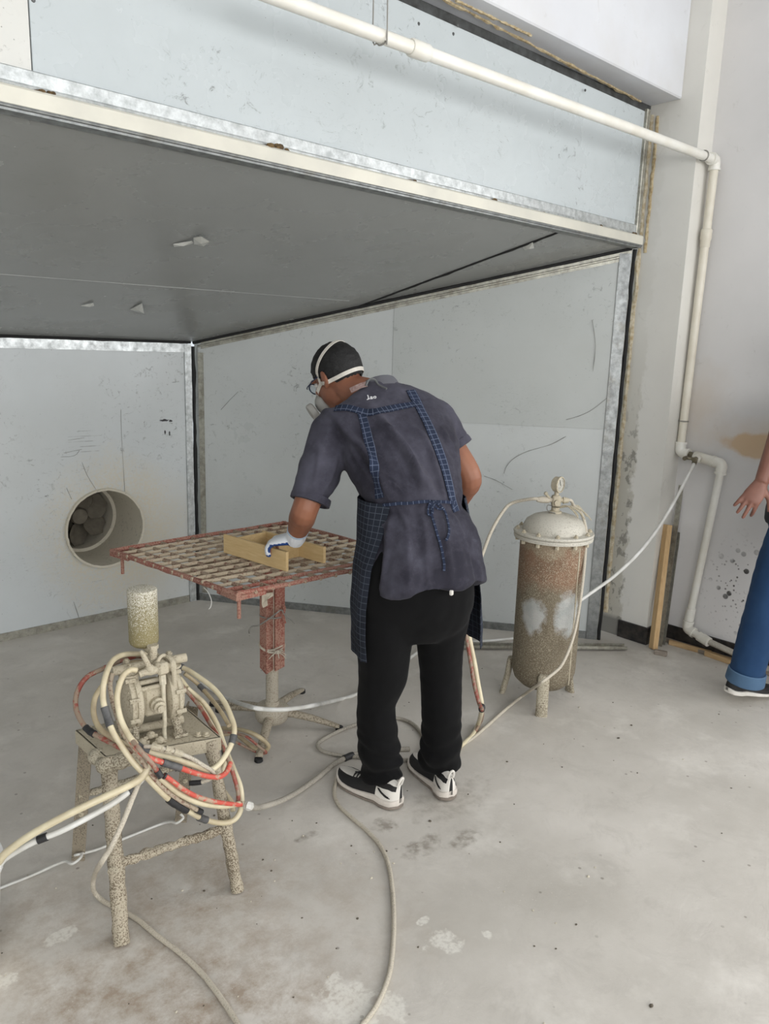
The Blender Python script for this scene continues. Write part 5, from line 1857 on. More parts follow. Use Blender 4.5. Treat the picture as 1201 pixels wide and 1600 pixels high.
def shoe(parent, heel, d, L=.285, name='shoe', sole2=M_midsole, plainblack=False, lift=0.0, side=1):
    """trainer: heel = ground point at the back of the sole, d = toe direction"""
    heel, d = V(heel), V(d).normalized()
    r = d.cross(V((0, 0, 1))).normalized()
    u = r.cross(d).normalized()

    def w(t):
        return (.030 + .010 * math.sin(PI * min(1, t * 1.6)) if t < .3 else .033 + .016 * math.sin(PI * (t - .3) / .9)) * (1 if t < .8 else math.sqrt(max(0.02, 1 - ((t - .8) / .205) ** 2))) * (1 if t > .1 else math.sqrt(max(0.05, 1 - ((.1 - t) / .105) ** 2)))

    def at(t, a, z):
        bend = .012 * math.sin(PI * t) * side
        return heel + d * L * t + r * (a + bend * .6) + u * z

    T = [0, .01, .03, .07, .12, .2, .3, .4, .5, .6, .7, .8, .87, .93, .97, .99, 1.0]
    n = 20

    def slab(z0f, z1f, grow):
        R = []
        for t in T:
            ww = w(t) + grow
            z0, z1 = z0f(t), z1f(t)
            ring = []
            for j in range(n):
                a = 2 * PI * j / n
                ca, sa_ = math.cos(a), math.sin(a)
                q = (abs(ca) ** 5 + abs(sa_) ** 5) ** (-1 / 5)
                ring.append(at(t, ww * ca * q, (z0 + z1) / 2 + (z1 - z0) / 2 * sa_ * q))
            R.append(ring)
        mb = MB()
        mb.rings(R)
        return mb

    def rise(t):
        return .016 * max(0, (t - .72) / .28) ** 2 + .006 * max(0, (.08 - t) / .08)

    # upper, an arched loft
    def top(t):
        if t < .12:
            return .098 - .10 * (.12 - t)
        if t < .32:
            return .098 - .05 * (t - .12)
        if t < .75:
            return .088 - .085 * (t - .32)
        return .0515 - .02 * ((t - .75) / .25) ** 2 * 1.2

    R = []
    for t in T:
        ww = w(t) - .002
        ring = []
        for j in range(n):
            a = PI * j / (n - 1)
            ca, sa_ = math.cos(a), math.sin(a)
            q = (abs(ca) ** 2.6 + abs(sa_) ** 2.6) ** (-1 / 2.6)
            taper = 1 - .22 * (sa_ * q) ** 2
            ring.append(at(t, ww * ca * q * taper, .02 + rise(t) + (top(t) - .02) * sa_ * q))
        R.append(ring)
    mb = MB()
    b = len(mb.v)
    mb.rings(R)
    for fi in range((len(T) - 1) * n):
        i, j = divmod(fi, n)
        t = (T[i] + T[i + 1]) / 2
        a = PI * (j + .5) / (n - 1)
        hgt = math.sin(a)
        if plainblack:
            mb.m[fi] = 0
        elif t < .26:
            mb.m[fi] = 1 if (hgt < .62 or t < .04) else (0 if hgt < .84 else 1)
        elif t > .55 and hgt > .80:
            mb.m[fi] = 1
    sh = obj(name, mb, [M_shoe_black, M_shoe_white], parent, True, 60)
    obj('midsole', slab(lambda t: .010 + rise(t), lambda t: (.036 if t < .35 else .036 - .010 * min(1, (t - .35) / .3)) + rise(t), .005), sole2, sh)
    if not plainblack:
        obj('outsole', slab(lambda t: .0 + rise(t), lambda t: (.014 if t < .35 else .011) + rise(t), .004), M_outsole, sh)
        # swept emblem on both sides of the heel
        for s in (-1, 1):
            mb = MB()
            for o_, q_ in ((0, 1.0), (.03, .8)):
                P, N_ = [], []
                for k in range(7):
                    t = .075 + o_ * .6 + .17 * k / 6
                    z = .044 + .022 * (k / 6) ** 1.6 * q_ + (.004 if o_ else 0)
                    a = math.asin(min(.95, (z - .02) / (top(t) - .02)))
                    ca, sa_ = math.cos(a), math.sin(a)
                    q = (abs(ca) ** 2.6 + abs(sa_) ** 2.6) ** (-1 / 2.6)
                    P.append(at(t, s * ((w(t) - .002) * ca * q * (1 - .22 * (sa_ * q) ** 2) + .0015), z))
                    N_.append(r * s)
                mb.ribbon(P, N_, [.0015 + .006 * math.sin(PI * k / 6) for k in range(7)], .0015)
            obj('emblem', mb, M_shoe_black, sh)
        mb = MB()
        for k in range(5):
            t = .46 + .055 * k
            z = top(t) + .003 + rise(t)
            mb.tube([at(t, -.022, z - .008), at(t + .01, -.008, z), at(t - .005, .008, z), at(t + .01, .022, z - .008)], .0028, 6, 0, True, 3)
        mb.tube([at(.47, 0, top(.47) + .003), at(.72, 0, top(.72) + .004)], .0028, 6)
        obj('laces', mb, M_shoe_black, sh)
        mb = MB()
        mb.tube([at(.025, -.01, .09), at(.0, -.008, .112), at(-.012, 0, .122), at(.0, .008, .112), at(.025, .01, .09)], [.004, .005, .004, .005, .004], 7, 0, True, 3)
        obj('pull_tab', mb, M_shoe_white, sh)
    return sh


# ================================================================ the worker
wk = thing('person', 'worker seen from behind in charcoal shirt, checked apron and respirator, spraying at the rod table', 'person', (1.78, 1.80, 0))
hipr = (V((1.8667, 1.7413, 0.8741)) - V((1.6880, 1.7692, 0.8810))).normalized()
neck0 = V((1.8612, 2.0726, 1.3880))
hf, hr_, hu = head_frame((math.sin(math.radians(0)) * math.cos(math.radians(30)), math.cos(math.radians(0)) * math.cos(math.radians(30)), -math.sin(math.radians(30))), -.16)
HCn = V((1.8102, 2.2382, 1.4626))
K = 1.06
mb = MB()
at = head(mb, HCn, hf, hr_, hu, K)
mb.tube([neck0 - V((0, 0, .06)), neck0, at(0, -.035, -.075), at(0, -.01, -.03)], [.070, .060, .056, .055], 16, 0, True, 4)
# trunk and arms under the clothes
hipL, hipR = V((1.7103, 1.7982, 0.8598)), V((1.8918, 1.7552, 0.8579))
shL, shR = V((1.6805, 2.0974, 1.2787)), V((2.0362, 1.9465, 1.3167))
mb.tube([(hipL + hipR) / 2 - V((0, 0, .05)), (hipL + hipR) / 2 + V((0, 0, .08)), V((1.8229, 1.8314, 1.0495)), V((1.8413, 1.9666, 1.2433)), neck0 - V((0, 0, .05))], [.10, .105, .095, .10, .065], 16, 0, True, 4)
mb.tube([shL, shR], [.05, .05], 12)
elL, wrL = V((1.5456, 2.0722, 1.0202)), V((1.5940, 2.1971, 0.8823))
mb.tube([shL, shL.lerp(elL, .5), elL, elL.lerp(wrL, .35), wrL], [.056, .050, .046, .047, .029], 14, 0, True, 5)
elR, wrR = V((2.0955, 1.8204, 1.1140)), V((2.1677, 1.9675, 0.9363))
mb.tube([shR, shR.lerp(elR, .5), elR, elR.lerp(wrR, .35), wrR], [.056, .050, .0455, .045, .029], 14, 0, True, 5)
for hp_, kn, an, r in ((hipL, (1.6906, 1.8298, 0.4652), (1.6945, 1.8208, 0.0775), 1), (hipR, (1.9027, 1.7441, 0.4614), (1.9096, 1.7187, 0.0996), 1)):
    mb.tube([hp_, V(hp_).lerp(V(kn), .5), kn, V(kn).lerp(V(an), .35), an], [.078, .064, .044, .046, .036], 14, 0, True, 4)
    V(an)
hdL = V((1.5677, 2.2678, 0.8647)) - wrL
nL = -V((0, 0, 1)) + cf * .25 - cr * .15
sL_ = cf
hand(mb, wrL, hdL, nL, sL_, k=.95, fat=.86, curl=(.45, .7, .5))
hdR = V((2.1451, 1.9739, 0.8359)) - wrR
hand(mb, wrR, hdR, -cr, cf - cr * .2, curl=(1.0, 1.2, .8), spread=.0, k=.95)
body = obj('body', remesh(mb, 'body', .0045, 4), M_skin, wk, fix=False)
face_bits(at, HCn, hr_, hf, hu, wk, K)


def hairline1(q):
    # q in head units: x right, y front, z up
    ang = math.atan2(q.y, abs(q.x))
    if q.y > .05:
        return q.z > .045
    if q.y > -.035:
        side = -.0 + .3 * max(0, -.0 - q.y)
        lim = .012 if q.y > .01 else (-.012 if q.y > -.0 else -.0 - (-q.y) * .9)
        return q.z > lim
    return q.z > -.045


hair = hair_cap(at, HCn, hr_, hf, hu, K, wk, hairline1)

# shirt
tor = [((1.6045, 1.7970, 0.7557), (1.9933, 1.6536, 0.7811), .150), ((1.6301, 1.8250, 0.8889), (1.9831, 1.6936, 0.8891), .148), ((1.6641, 1.8924, 1.0416), (1.9867, 1.7648, 1.0540), .128),
       ((1.6586, 1.9695, 1.1486), (2.0281, 1.8166, 1.1757), .125), ((1.6433, 2.0497, 1.2344), (2.0713, 1.8873, 1.2717), .122), ((1.6451, 2.0963, 1.3069), (2.0856, 1.9499, 1.3429), .104),
       ((1.7076, 2.1084, 1.3572), (2.0455, 1.9988, 1.3849), .085), ((1.7793, 2.1076, 1.3917), (1.9752, 2.0428, 1.4089), .070), ((1.8263, 2.1146, 1.4225), (1.9396, 2.0811, 1.4280), .056)]
mb = MB()
loft(mb, tor)
cuL = V((1.5654, 2.0735, 1.0401))
mb.tube([shL + V((.03, 0, .0)), shL, shL.lerp(cuL, .5), cuL], [.075, .076, .074, .068], 20, 0, True, 4)
cuR = V((2.0821, 1.8743, 1.2117))
mb.tube([shR - V((.03, 0, 0)), shR, shR.lerp(cuR, .5), cuR], [.074, .074, .068, .062], 20, 0, True, 4)
sm_ = remesh(mb, 'shirt', .008, 5)
bx = (V((1.9949, 1.6521, 0.7811)) - V((1.6045, 1.7970, 0.7557))).normalized()
by = V((0, 0, 1)).cross(bx).normalized()
s0 = V((1.8229, 1.8314, 1.0495))


def folds(p, q):
    q0 = p - s0
    a, z = q0.dot(bx), q0.z
    ang = math.atan2(q0.dot(by), a)
    d = 0
    sk = max(0, min(1, (.02 - z) / .15))
    # hanging pleats of the tail below the tie
    d += sk * (.0125 * math.sin(ang * 8 + 1.5 * noise.noise(V((ang * 2, z * 3, 0)))) + .005 * noise.noise(V((ang * 6, z * 2.0, 4))))
    # pulled in at the tie
    d -= .012 * math.exp(-((z + .004) / .022) ** 2)
    # long diagonal drag folds up the back
    up_ = max(0, min(1, (z - .01) / .06)) * max(0, min(1, (.36 - z) / .12))
    ph = (a * 1.0 + z * .42) * 44 + 2.2 * noise.noise(V((a * 5, z * 4, 1)))
    rid = max(0, math.sin(ph)) ** 3
    side = max(0, min(1, (.17 - abs(a + z * .3)) / .08))
    d += up_ * side * (.028 * rid * (0.4 + max(0, noise.noise(V((a * 7, z * 3.5, 7))) + .5)))
    d += .007 * noise.noise(p * 11) + .003 * noise.noise(p * 24) + .0015 * noise.noise(p * 42)
    return d


SB0 = bvh_of(sm_)
FOLDS = [([(1.483,1.629,1.339), (1.516,1.593,1.315), (1.533,1.560,1.255), (1.542,1.535,1.198), (1.548,1.514,1.145)], .011, .010), ([(1.542,1.580,1.355), (1.574,1.537,1.310), (1.586,1.505,1.236), (1.592,1.479,1.161)], .009, .010), ([(1.470,1.603,1.201), (1.499,1.568,1.175), (1.519,1.539,1.138)], .009, .009),
         ([(1.492,1.610,1.300), (1.507,1.580,1.243), (1.519,1.552,1.183)], .008, .010), ([(1.489,1.560,1.116), (1.502,1.540,1.082), (1.509,1.524,1.050)], .009, .011), ([(1.542,1.512,1.114), (1.540,1.490,1.034), (1.537,1.475,0.971), (1.531,1.457,0.887)], .012, .013), ([(1.606,1.454,1.120), (1.619,1.421,1.046), (1.625,1.398,0.984), (1.628,1.377,0.921)], .011, .012),
         ([(1.476,1.570,1.106), (1.454,1.564,1.012), (1.437,1.554,0.922), (1.427,1.546,0.859)], .010, .014), ([(1.583,1.472,1.107), (1.582,1.447,1.018), (1.578,1.419,0.907)], .008, .012), ([(1.504,1.523,1.032), (1.498,1.508,0.961), (1.487,1.493,0.871)], .009, .014), ([(1.346,1.738,1.276), (1.337,1.731,1.222), (1.319,1.730,1.159)], .007, .012), ([(1.387,1.701,1.278), (1.366,1.702,1.214), (1.338,1.710,1.151)], .009, .012), ([(1.410,1.685,1.296), (1.423,1.657,1.243), (1.444,1.623,1.191)], .008, .010), ([(1.611,1.513,1.344), (1.622,1.491,1.305), (1.634,1.476,1.288)], .007, .010)]
FOLDS = [([h for h in drape(SB0, f, 0, 3)[0]], a, s) for f, a, s in FOLDS]
FB = [(V([min(p[i] for p in f) for i in range(3)]), V([max(p[i] for p in f) for i in range(3)])) for f, a, s in FOLDS]


def ridge(p):
    d = 0
    for (f, a, s), (lo, hi) in zip(FOLDS, FB):
        m = s * 3.2
        if p.x < lo.x - m or p.y < lo.y - m or p.z < lo.z - m or p.x > hi.x + m or p.y > hi.y + m or p.z > hi.z + m:
            continue
        best, bk = 9, 0
        for k in range(len(f) - 1):
            e = f[k + 1] - f[k]
            t = max(0, min(1, (p - f[k]).dot(e) / max(1e-9, e.length_squared)))
            q = (p - f[k] - e * t).length
            if q < best:
                best, bk = q, (k + t) / (len(f) - 1)
        env = math.sin(PI * (.12 + .80 * bk)) if bk < .99 else .3
        x_ = best / s
        d += a * env * ((1 + .55) * math.exp(-x_ * x_) - .55 * math.exp(-(x_ / 2.0) ** 2))
    return d


displace(sm_, lambda p, q: folds(p, q) + ridge(p))
shirt = obj('shirt', sm_, M_shirt, wk, True, 180, fix=False)
SB = bvh_of(sm_)
# cuffs of the sleeves
for c0, a0, r in ((cuL, (cuL - shL).normalized(), .069), (cuR, (cuR - shR).normalized(), .063)):
    mb = MB()
    mb.lathe(c0 - a0 * .024, a0, [(r - .004, 0), (r + .0005, .001), (r + .002, .012), (r + .0015, .026), (r - .008, .028), (r - .012, .02)], 28)
    obj('sleeve_hem', mb, M_shirt, shirt)
# collar and small white print below it
cN = (V(tor[-1][0]) + V(tor[-1][1])) / 2
cU = (neck0 - V((1.8413, 1.9666, 1.2433))).normalized()
mb = MB()
R = []
for z, g in ((-.018, .016), (-.004, .013), (.012, .010), (.022, .006), (.020, .0), (.002, .004)):
    R.append([p + (p - cN).normalized() * g + cU * z for p in xring((1.8201, 2.1034, 1.4118), (1.9457, 2.0736, 1.4214), .058, cU, 28, 2.1)])
mb.rings(R)
obj('collar', mb, cloth('grey_collar', (92, 92, 98), (112, 112, 116), .4), shirt)
mb = MB()
for st in ([(1.528,1.747,1.408), (1.532,1.743,1.411), (1.535,1.741,1.412)], [(1.531,1.748,1.422), (1.532,1.745,1.416), (1.530,1.744,1.409)], [(1.536,1.742,1.415), (1.539,1.739,1.418), (1.540,1.738,1.415), (1.536,1.740,1.411)], [(1.543,1.735,1.416), (1.546,1.733,1.419), (1.549,1.730,1.418), (1.547,1.730,1.413), (1.544,1.733,1.414), (1.543,1.735,1.417)], [(1.536,1.739,1.411), (1.542,1.735,1.413)]):
    P, N_ = drape(SB, st, .001, 3)
    mb.ribbon(P, N_, .0032, .0012)
obj('white_print', mb, plain('white_print', (228, 228, 228), .7), shirt, label='small white lettering printed under the collar')
mb = MB()
mb.tube([(1.777,2.038,1.434), (1.784,2.036,1.451), (1.793,2.030,1.458), (1.810,2.028,1.454), (1.815,2.019,1.441), (1.817,2.001,1.433), (1.822,1.981,1.427)], .0035, 7, 0, True, 4)
obj('cord_loop', mb, plain('grey_cord', (96, 98, 98), .5), wk, label='grey cord loop standing up behind the collar')
mb = MB()
P, N_ = drape(SB, [(1.498,1.784,1.441), (1.508,1.776,1.447), (1.517,1.769,1.451), (1.529,1.759,1.457)], .006, 3)
mb.ribbon([V(p) for p in [(1.738,2.076,1.416), (1.750,2.061,1.426), (1.765,2.050,1.435), (1.787,2.045,1.440)]], [-cf] * 4, .018, .002)
obj('neck_label', mb, plain('printed_neck_band', (136, 120, 116), .8, 0, .3, 160, .1, (104, 76, 70)), shirt)

# trousers
mb = MB()
loft(mb, [((1.6966, 1.8624, 0.9925), (1.9594, 1.7604, 0.9985), .112), ((1.6358, 1.8401, 0.8627), (1.9680, 1.6988, 0.8581), .128), ((1.6090, 1.8435, 0.7381), (1.9646, 1.6663, 0.7322), .124), ((1.6369, 1.8458, 0.6410), (1.9435, 1.6739, 0.6409), .104), ((1.6891, 1.8106, 0.5889), (1.9024, 1.6960, 0.5848), .07)])


def leg_loft(rows):
    mb.tube([PDx for PDx, _ in rows], [r for _, r in rows], 22, 0, True, 5)


leg_loft([(V((1.7089, 1.7848, 0.8076)), .098), (V((1.6958, 1.8028, 0.6815)), .099), (V((1.6930, 1.8138, 0.5637)), .096), (V((1.6975, 1.8205, 0.4547)), .088), (V((1.6822, 1.8321, 0.3474)), .068), (V((1.6851, 1.8235, 0.2284)), .073), (V((1.6974, 1.8196, 0.1319)), .075), (V((1.7020, 1.8158, 0.0844)), .069), (V((1.7044, 1.8141, 0.0617)), .060)])
leg_loft([(V((1.8885, 1.7424, 0.8016)), .096), (V((1.8871, 1.7247, 0.6857)), .096), (V((1.8870, 1.7325, 0.5655)), .087), (V((1.9000, 1.7340, 0.4412)), .077), (V((1.9057, 1.7287, 0.3185)), .073), (V((1.9062, 1.7214, 0.1962)), .071), (V((1.9049, 1.7197, 0.1366)), .076), (V((1.9079, 1.7203, 0.0996)), .077), (V((1.9064, 1.7139, 0.0722)), .064)])
pm = remesh(mb, 'trousers', .008, 6)


def pfold(p, q):
    z = p.z
    low = max(0, min(1, (.30 - z) / .22))
    d = low * (.008 * math.sin(z * 95 + 5 * noise.noise(p * 7)) + .005 * noise.noise(p * 22))
    d += .006 * noise.noise(V((p.x * 10, p.y * 10, p.z * 2.5))) + .002 * noise.noise(p * 30)
    return d


displace(pm, pfold)
obj('trousers', pm, M_pants, wk, True, 180, fix=False)
mb = MB()
mb.box((1.7697, 1.5873, 0.7995), (.012, .012, .018), .3, 0, .003)
obj('waist_tag', mb, M_shoe_white, wk, False, label='tiny white tag below the shirt hem')

shoe(wk, V((1.690, 1.702, 0)), (-.10, 1, 0), .295, side=-1)
shoe(wk, V((1.858, 1.622, 0)), (.30, .95, 0), .285, side=1)

# apron: body wrapped round the front and both hips
lev = [((1.6593, 1.9239, 1.0632), (2.0065, 1.7716, 1.0692), .145, 232, -34), ((1.6404, 1.8981, 0.9600), (2.0031, 1.7371, 0.9605), .166, 221, -28), ((1.6170, 1.8834, 0.8560), (2.0061, 1.7058, 0.8597), .168, 211, -26), ((1.5992, 1.8742, 0.7161), (2.0104, 1.6795, 0.7316), .175, 207, -24), ((1.6003, 1.8721, 0.6142), (2.0080, 1.6633, 0.6178), .175, 208, -24), ((1.6033, 1.8699, 0.5427), (2.0083, 1.6590, 0.5542), .175, 209, -24)]
na = 40
outer = []
for a, b, h, t0, t1 in lev:
    outer.append(xring(a, b, h, (0, 0, 1), na, 2.2, 0, (math.radians(t0), math.radians(t1))))
D = []
for i in range(len(outer) - 1):
    for k in range(4):
        D.append([p.lerp(q, k / 4) for p, q in zip(outer[i], outer[i + 1])])
D.append(outer[-1])
for i, ring in enumerate(D):
    c = sum(ring, V()) / na
    for j, p in enumerate(ring):
        w_ = i / len(D)
        d_ = (p - c)
        d_.z = 0
        d_.normalize()
        ring[j] = p + d_ * (.006 * w_ * math.sin(j * 1.1 + 2 * noise.noise(V((j * .2, i * .1, 3)))) + .004 * noise.noise(V((j * .4, i * .3, 9))))
mb = MB()
for s, o_ in ((0, 0), (1, -.003)):
    pass
nb = len(D)
base = 0
allv = []
for i in range(nb):
    c = sum(D[i], V()) / na
    for p in D[i]:
        allv.append(p)
for i in range(nb):
    c = sum(D[i], V()) / na
    for p in D[i]:
        dd = (p - c)
        dd.z = 0
        allv.append(p - dd.normalized() * .003)
F, U = [], []
arcs, hts = [0], [0]
for j in range(1, na):
    arcs.append(arcs[-1] + (D[10][j] - D[10][j - 1]).length)
for i in range(1, nb):
    hts.append(hts[-1] + (D[i][0] - D[i - 1][0]).length)
o2 = nb * na
for i in range(nb - 1):
    for j in range(na - 1):
        q = (i * na + j, i * na + j + 1, (i + 1) * na + j + 1, (i + 1) * na + j)
        uv = [(arcs[j], hts[i]), (arcs[j + 1], hts[i]), (arcs[j + 1], hts[i + 1]), (arcs[j], hts[i + 1])]
        F.append(q)
        U.append(uv)
        F.append(tuple(o2 + k for k in reversed(q)))
        U.append(list(reversed(uv)))
for i in range(nb - 1):
    for j in (0, na - 1):
        q = (i * na + j, (i + 1) * na + j, o2 + (i + 1) * na + j, o2 + i * na + j)
        F.append(q)
        U.append([(arcs[j], hts[i]), (arcs[j], hts[i + 1]), (arcs[j], hts[i + 1]), (arcs[j], hts[i])])
for j in range(na - 1):
    for i in (0, nb - 1):
        F.append((i * na + j, i * na + j + 1, o2 + i * na + j + 1, o2 + i * na + j))
        U.append([(arcs[j], hts[i]), (arcs[j + 1], hts[i]), (arcs[j + 1], hts[i]), (arcs[j], hts[i])])
mb.add(allv, F, 0, U)
apron = obj('apron', mb, M_plaid2, wk, True, 60)
# bib over the chest (front, away from the photographer)
mb = MB()
P, N_ = [], []
for (a, b, h) in (tor[2], tor[3], tor[4], tor[5]):
    c = (V(a) + V(b)) / 2
    x = (V(b) - V(a)).normalized()
    y = V((0, 0, 1)).cross(x).normalized()
    h_, q_, _, _ = SB.ray_cast(c + y * .5, -y, 1)
    P.append((h_ if h_ else c + y * h) + y * .004)
    N_.append(y)
mb.ribbon(P, N_, [.30, .28, .26, .24], .003, 0, bx)
obj('bib', mb, M_plaid2, apron)


def strap(name, pts, w, mat=M_plaid, off=.002, k=5, cross=None):
    P, N_ = drape(SB, pts, off, k)
    m2 = MB()
    ws = w if not isinstance(w, (list, tuple)) else [w[0] + (w[1] - w[0]) * i / (len(P) - 1) for i in range(len(P))]
    m2.ribbon(P, N_, ws, .003, 0, cross)
    return obj(name, m2, mat, apron)


strap('shoulder_strap', [(1.444,1.677,1.380), (1.448,1.664,1.348), (1.452,1.647,1.298), (1.454,1.628,1.241), (1.456,1.611,1.188), (1.457,1.597,1.141)], (.026, .036))
strap('shoulder_strap', [(1.556,1.591,1.444), (1.563,1.579,1.421), (1.571,1.562,1.389), (1.582,1.541,1.350), (1.593,1.516,1.297), (1.601,1.493,1.243), (1.606,1.473,1.186), (1.608,1.458,1.140), (1.612,1.444,1.108)], (.036, .030))
strap('cross_band', [(1.392,1.727,1.385), (1.414,1.708,1.389), (1.436,1.685,1.383), (1.459,1.662,1.377), (1.492,1.635,1.385), (1.529,1.603,1.396), (1.571,1.567,1.407)], .026, M_plaid, .004)
strap('waist_tie', [(1.463,1.587,1.124), (1.493,1.560,1.127), (1.525,1.532,1.130), (1.562,1.499,1.135), (1.586,1.477,1.136), (1.610,1.454,1.133)], .010, M_plaid, .006)
strap('tie_end', [(1.561,1.500,1.136), (1.559,1.495,1.115), (1.559,1.489,1.092), (1.562,1.480,1.067), (1.565,1.468,1.035), (1.569,1.455,1.003), (1.571,1.444,0.971), (1.567,1.439,0.942)], .008, M_plaid, .006)
strap('tie_end', [(1.567,1.494,1.135), (1.579,1.480,1.125), (1.586,1.467,1.104), (1.588,1.457,1.075), (1.588,1.451,1.050), (1.582,1.449,1.025)], .008, M_plaid, .007)
for lp in ([(1.732,1.662,1.089), (1.715,1.659,1.073), (1.714,1.654,1.049), (1.721,1.646,1.044), (1.725,1.649,1.068), (1.732,1.662,1.085)], [(1.734,1.661,1.091), (1.742,1.639,1.088), (1.748,1.628,1.068), (1.740,1.635,1.066), (1.731,1.647,1.080), (1.733,1.661,1.087)]):
    P, N_ = drape(SB, lp, .009, 4)
    m2 = MB()
    m2.ribbon(P, N_, .007, .002)
    obj('bow_loop', m2, M_plaid, apron)

# respirator, straps, glasses
Mh = Matrix((hr_, hf, hu)).transposed()
mb = MB()
mb.ball(at(0, .112, -.052), (.046, .040, .046), Mh, 18)
mb.ball(at(0, .130, -.060), (.026, .030, .026), Mh, 14)
resp = obj('respirator', remesh(mb, 'respirator', .004, 3), M_mask, wk)
for s in (-1, 1):
    mb = MB()
    c = at(s * .045, .128, -.066)
    dv = (hr_ * s * .75 + hf * .55 - hu * .2).normalized()
    mb.lathe(c, dv, [(0, 0), (.030, 0), (.036, .006), (.036, .020), (.032, .025), (0, .027)], 24)
    obj('filter', mb, M_mask, resp)
hb = bvh_of(body.data)
hb2 = bvh_of(hair.data)


def on_head(pts, off=.003):
    P, _ = spline([V(p) for p in pts], [1] * len(pts), 6)
    A, N_ = [], []
    c = HCn + hu * .01
    for p in P:
        d = (c - p).normalized()
        best = None
        for b_ in (hb, hb2):
            h, q, i, dist = b_.ray_cast(c - d * .22, d, .22)
            if h is not None and (best is None or (h - c).length > (best - c).length):
                best = h
        A.append((best if best is not None else p) - d * off)
        N_.append(-d)
    for _ in range(4):
        A = [A[0]] + [(A[i - 1] + A[i] * 2 + A[i + 1]) / 4 for i in range(1, len(A) - 1)] + [A[-1]]
    return A, N_


P, N_ = on_head([at(-.05, .10, -.035), at(-.075, .055, -.020), at(-.09, .02, -.018), at(-.09, -.03, -.034), at(-.06, -.10, -.040), at(0, -.12, -.036), at(.06, -.10, -.036), at(.09, -.03, -.034), at(.09, .02, -.02), at(.075, .055, -.02), at(.05, .10, -.035)])
mb = MB()
mb.ribbon(P, N_, .014, .002)
obj('lower_strap', mb, M_strap, resp)
P, N_ = on_head([at(-.088, .032, -.016), at(-.09, .008, .02), at(-.085, -.03, .055), at(-.064, -.070, .088), at(-.02, -.090, .105), at(.03, -.08, .11), at(.07, -.035, .085), at(.09, .0, .03), at(.088, .032, -.016)])
mb = MB()
mb.ribbon(P, N_, .013, .002)
obj('upper_strap', mb, M_strap, resp)
M_glass_fr = plain('dark_blue_frame', (34, 46, 72), .35)
t_gl = MB()
for s in (-1, 1):
    t_gl.tube([at(s * .072, -.02, .012), at(s * .078, .03, .012), at(s * .072, .088, .010), at(s * .062, .104, .008)], .0026, 6, 0, True, 4)
    t_gl.tube([at(s * .034 + .027 * math.cos(a), .108 - .012 * abs(math.cos(a) * .5 + s * .5), .002 + .020 * math.sin(a)) for a in [2 * PI * i / 18 for i in range(19)]], .0024, 6)
t_gl.tube([at(-.008, .110, .006), at(.008, .110, .006)], .0024, 6)
gl = obj('glasses', remesh(t_gl, 'glasses', .0016, 1), M_glass_fr, wk)
gm = bpy.data.materials.new('lens_glass')
gm.use_nodes = True
gb = gm.node_tree.nodes['Principled BSDF']
gb.inputs['Base Color'].default_value = (.9, .95, 1, 1)
gb.inputs['Transmission Weight'].default_value = 1
gb.inputs['Roughness'].default_value = .05
for s in (-1, 1):
    mb = MB()
    mb.ball(at(s * .034, .106, .002), (.025, .0015, .018), Mh @ Matrix.Rotation(-s * .2, 3, 'Z'), 16)
    obj('lens', mb, gm, gl)

# glove on the left hand
mb = MB()
hand(mb, wrL, hdL, nL, sL_, k=1.0, fat=1.16, spread=.2, per=((.1, .4, .4), (.25, .5, .4), (.4, .6, .4), (.55, .7, .4)), thumb=(.75, .6, .2))
fa = (wrL - elL).normalized()
mb.tube([wrL - fa * .055, wrL - fa * .05, wrL - fa * .02, wrL + fa * .015], [.034, .037, .037, .034], 16)
gme = remesh(mb, 'glove', .0038, 3)
glv = obj('glove', gme, [M_glove, M_glove_blue], wk, True, 180, fix=False, label='white knit glove with a blue dipped palm on the left hand')
nL2 = (nL - hdL.normalized() * nL.dot(hdL.normalized())).normalized()
hd_ = hdL.normalized()
for p in gme.polygons:
    c = p.center - wrL
    t_ = c.dot(hd_)
    if t_ > .012 and (p.normal.dot(nL2) > .12 or (t_ > .15)):
        p.material_index = 1
mb = MB()
mb.lathe(wrL - fa * .058, fa, [(.033, 0), (.0375, .001), (.039, .006), (.0375, .011), (.033, .012)], 24)
obj('cuff_band', mb, plain('pale_blue_band', (176, 196, 216), .9), glv)

# ================================================================ the passer-by at the right edge
p2 = thing('person', 'walking person cut by the frame edge, bare arm swinging back, jeans with a turned-up cuff', 'person', (3.62, 1.12, 0))
h2 = V((.45, -.89, 0)).normalized()
r2 = V((-.89, -.45, 0)).normalized()
uz = V((0, 0, 1))
hipR2 = V((3.5758, 1.1909, 0.9205))
pc2 = hipR2 - r2 * .10
knR, anR = V((3.5309, 1.2625, 0.5360)), V((3.5248, 1.3113, 0.0747))
hipL2 = pc2 - r2 * .10
anL = V((pc2.x + .13, pc2.y - .34, .095))
knL = hipL2.lerp(anL, .5) + h2 * .08
c72 = pc2 + uz * .52 + h2 * .03
shR2, shL2 = c72 + r2 * .185 - uz * .07, c72 - r2 * .185 - uz * .07
elR2, wrR2 = V((3.5606, 1.3067, 1.2800)), V((3.4645, 1.3279, 1.0415))
mb = MB()
f2, rr2, u2 = head_frame((h2.x, h2.y, -.08))
hc2 = c72 + uz * .16 + h2 * .05
at2 = head(mb, hc2, f2, rr2, u2, 1.03)
mb.tube([c72 - uz * .07, c72, hc2 - uz * .06, hc2], [.07, .058, .054, .054], 16, 0, True, 4)
mb.tube([pc2 - uz * .06, pc2 + uz * .12, pc2 + uz * .30 + h2 * .01, c72 - uz * .06], [.11, .10, .11, .07], 16, 0, True, 4)
mb.tube([shR2, shL2], .05, 12)
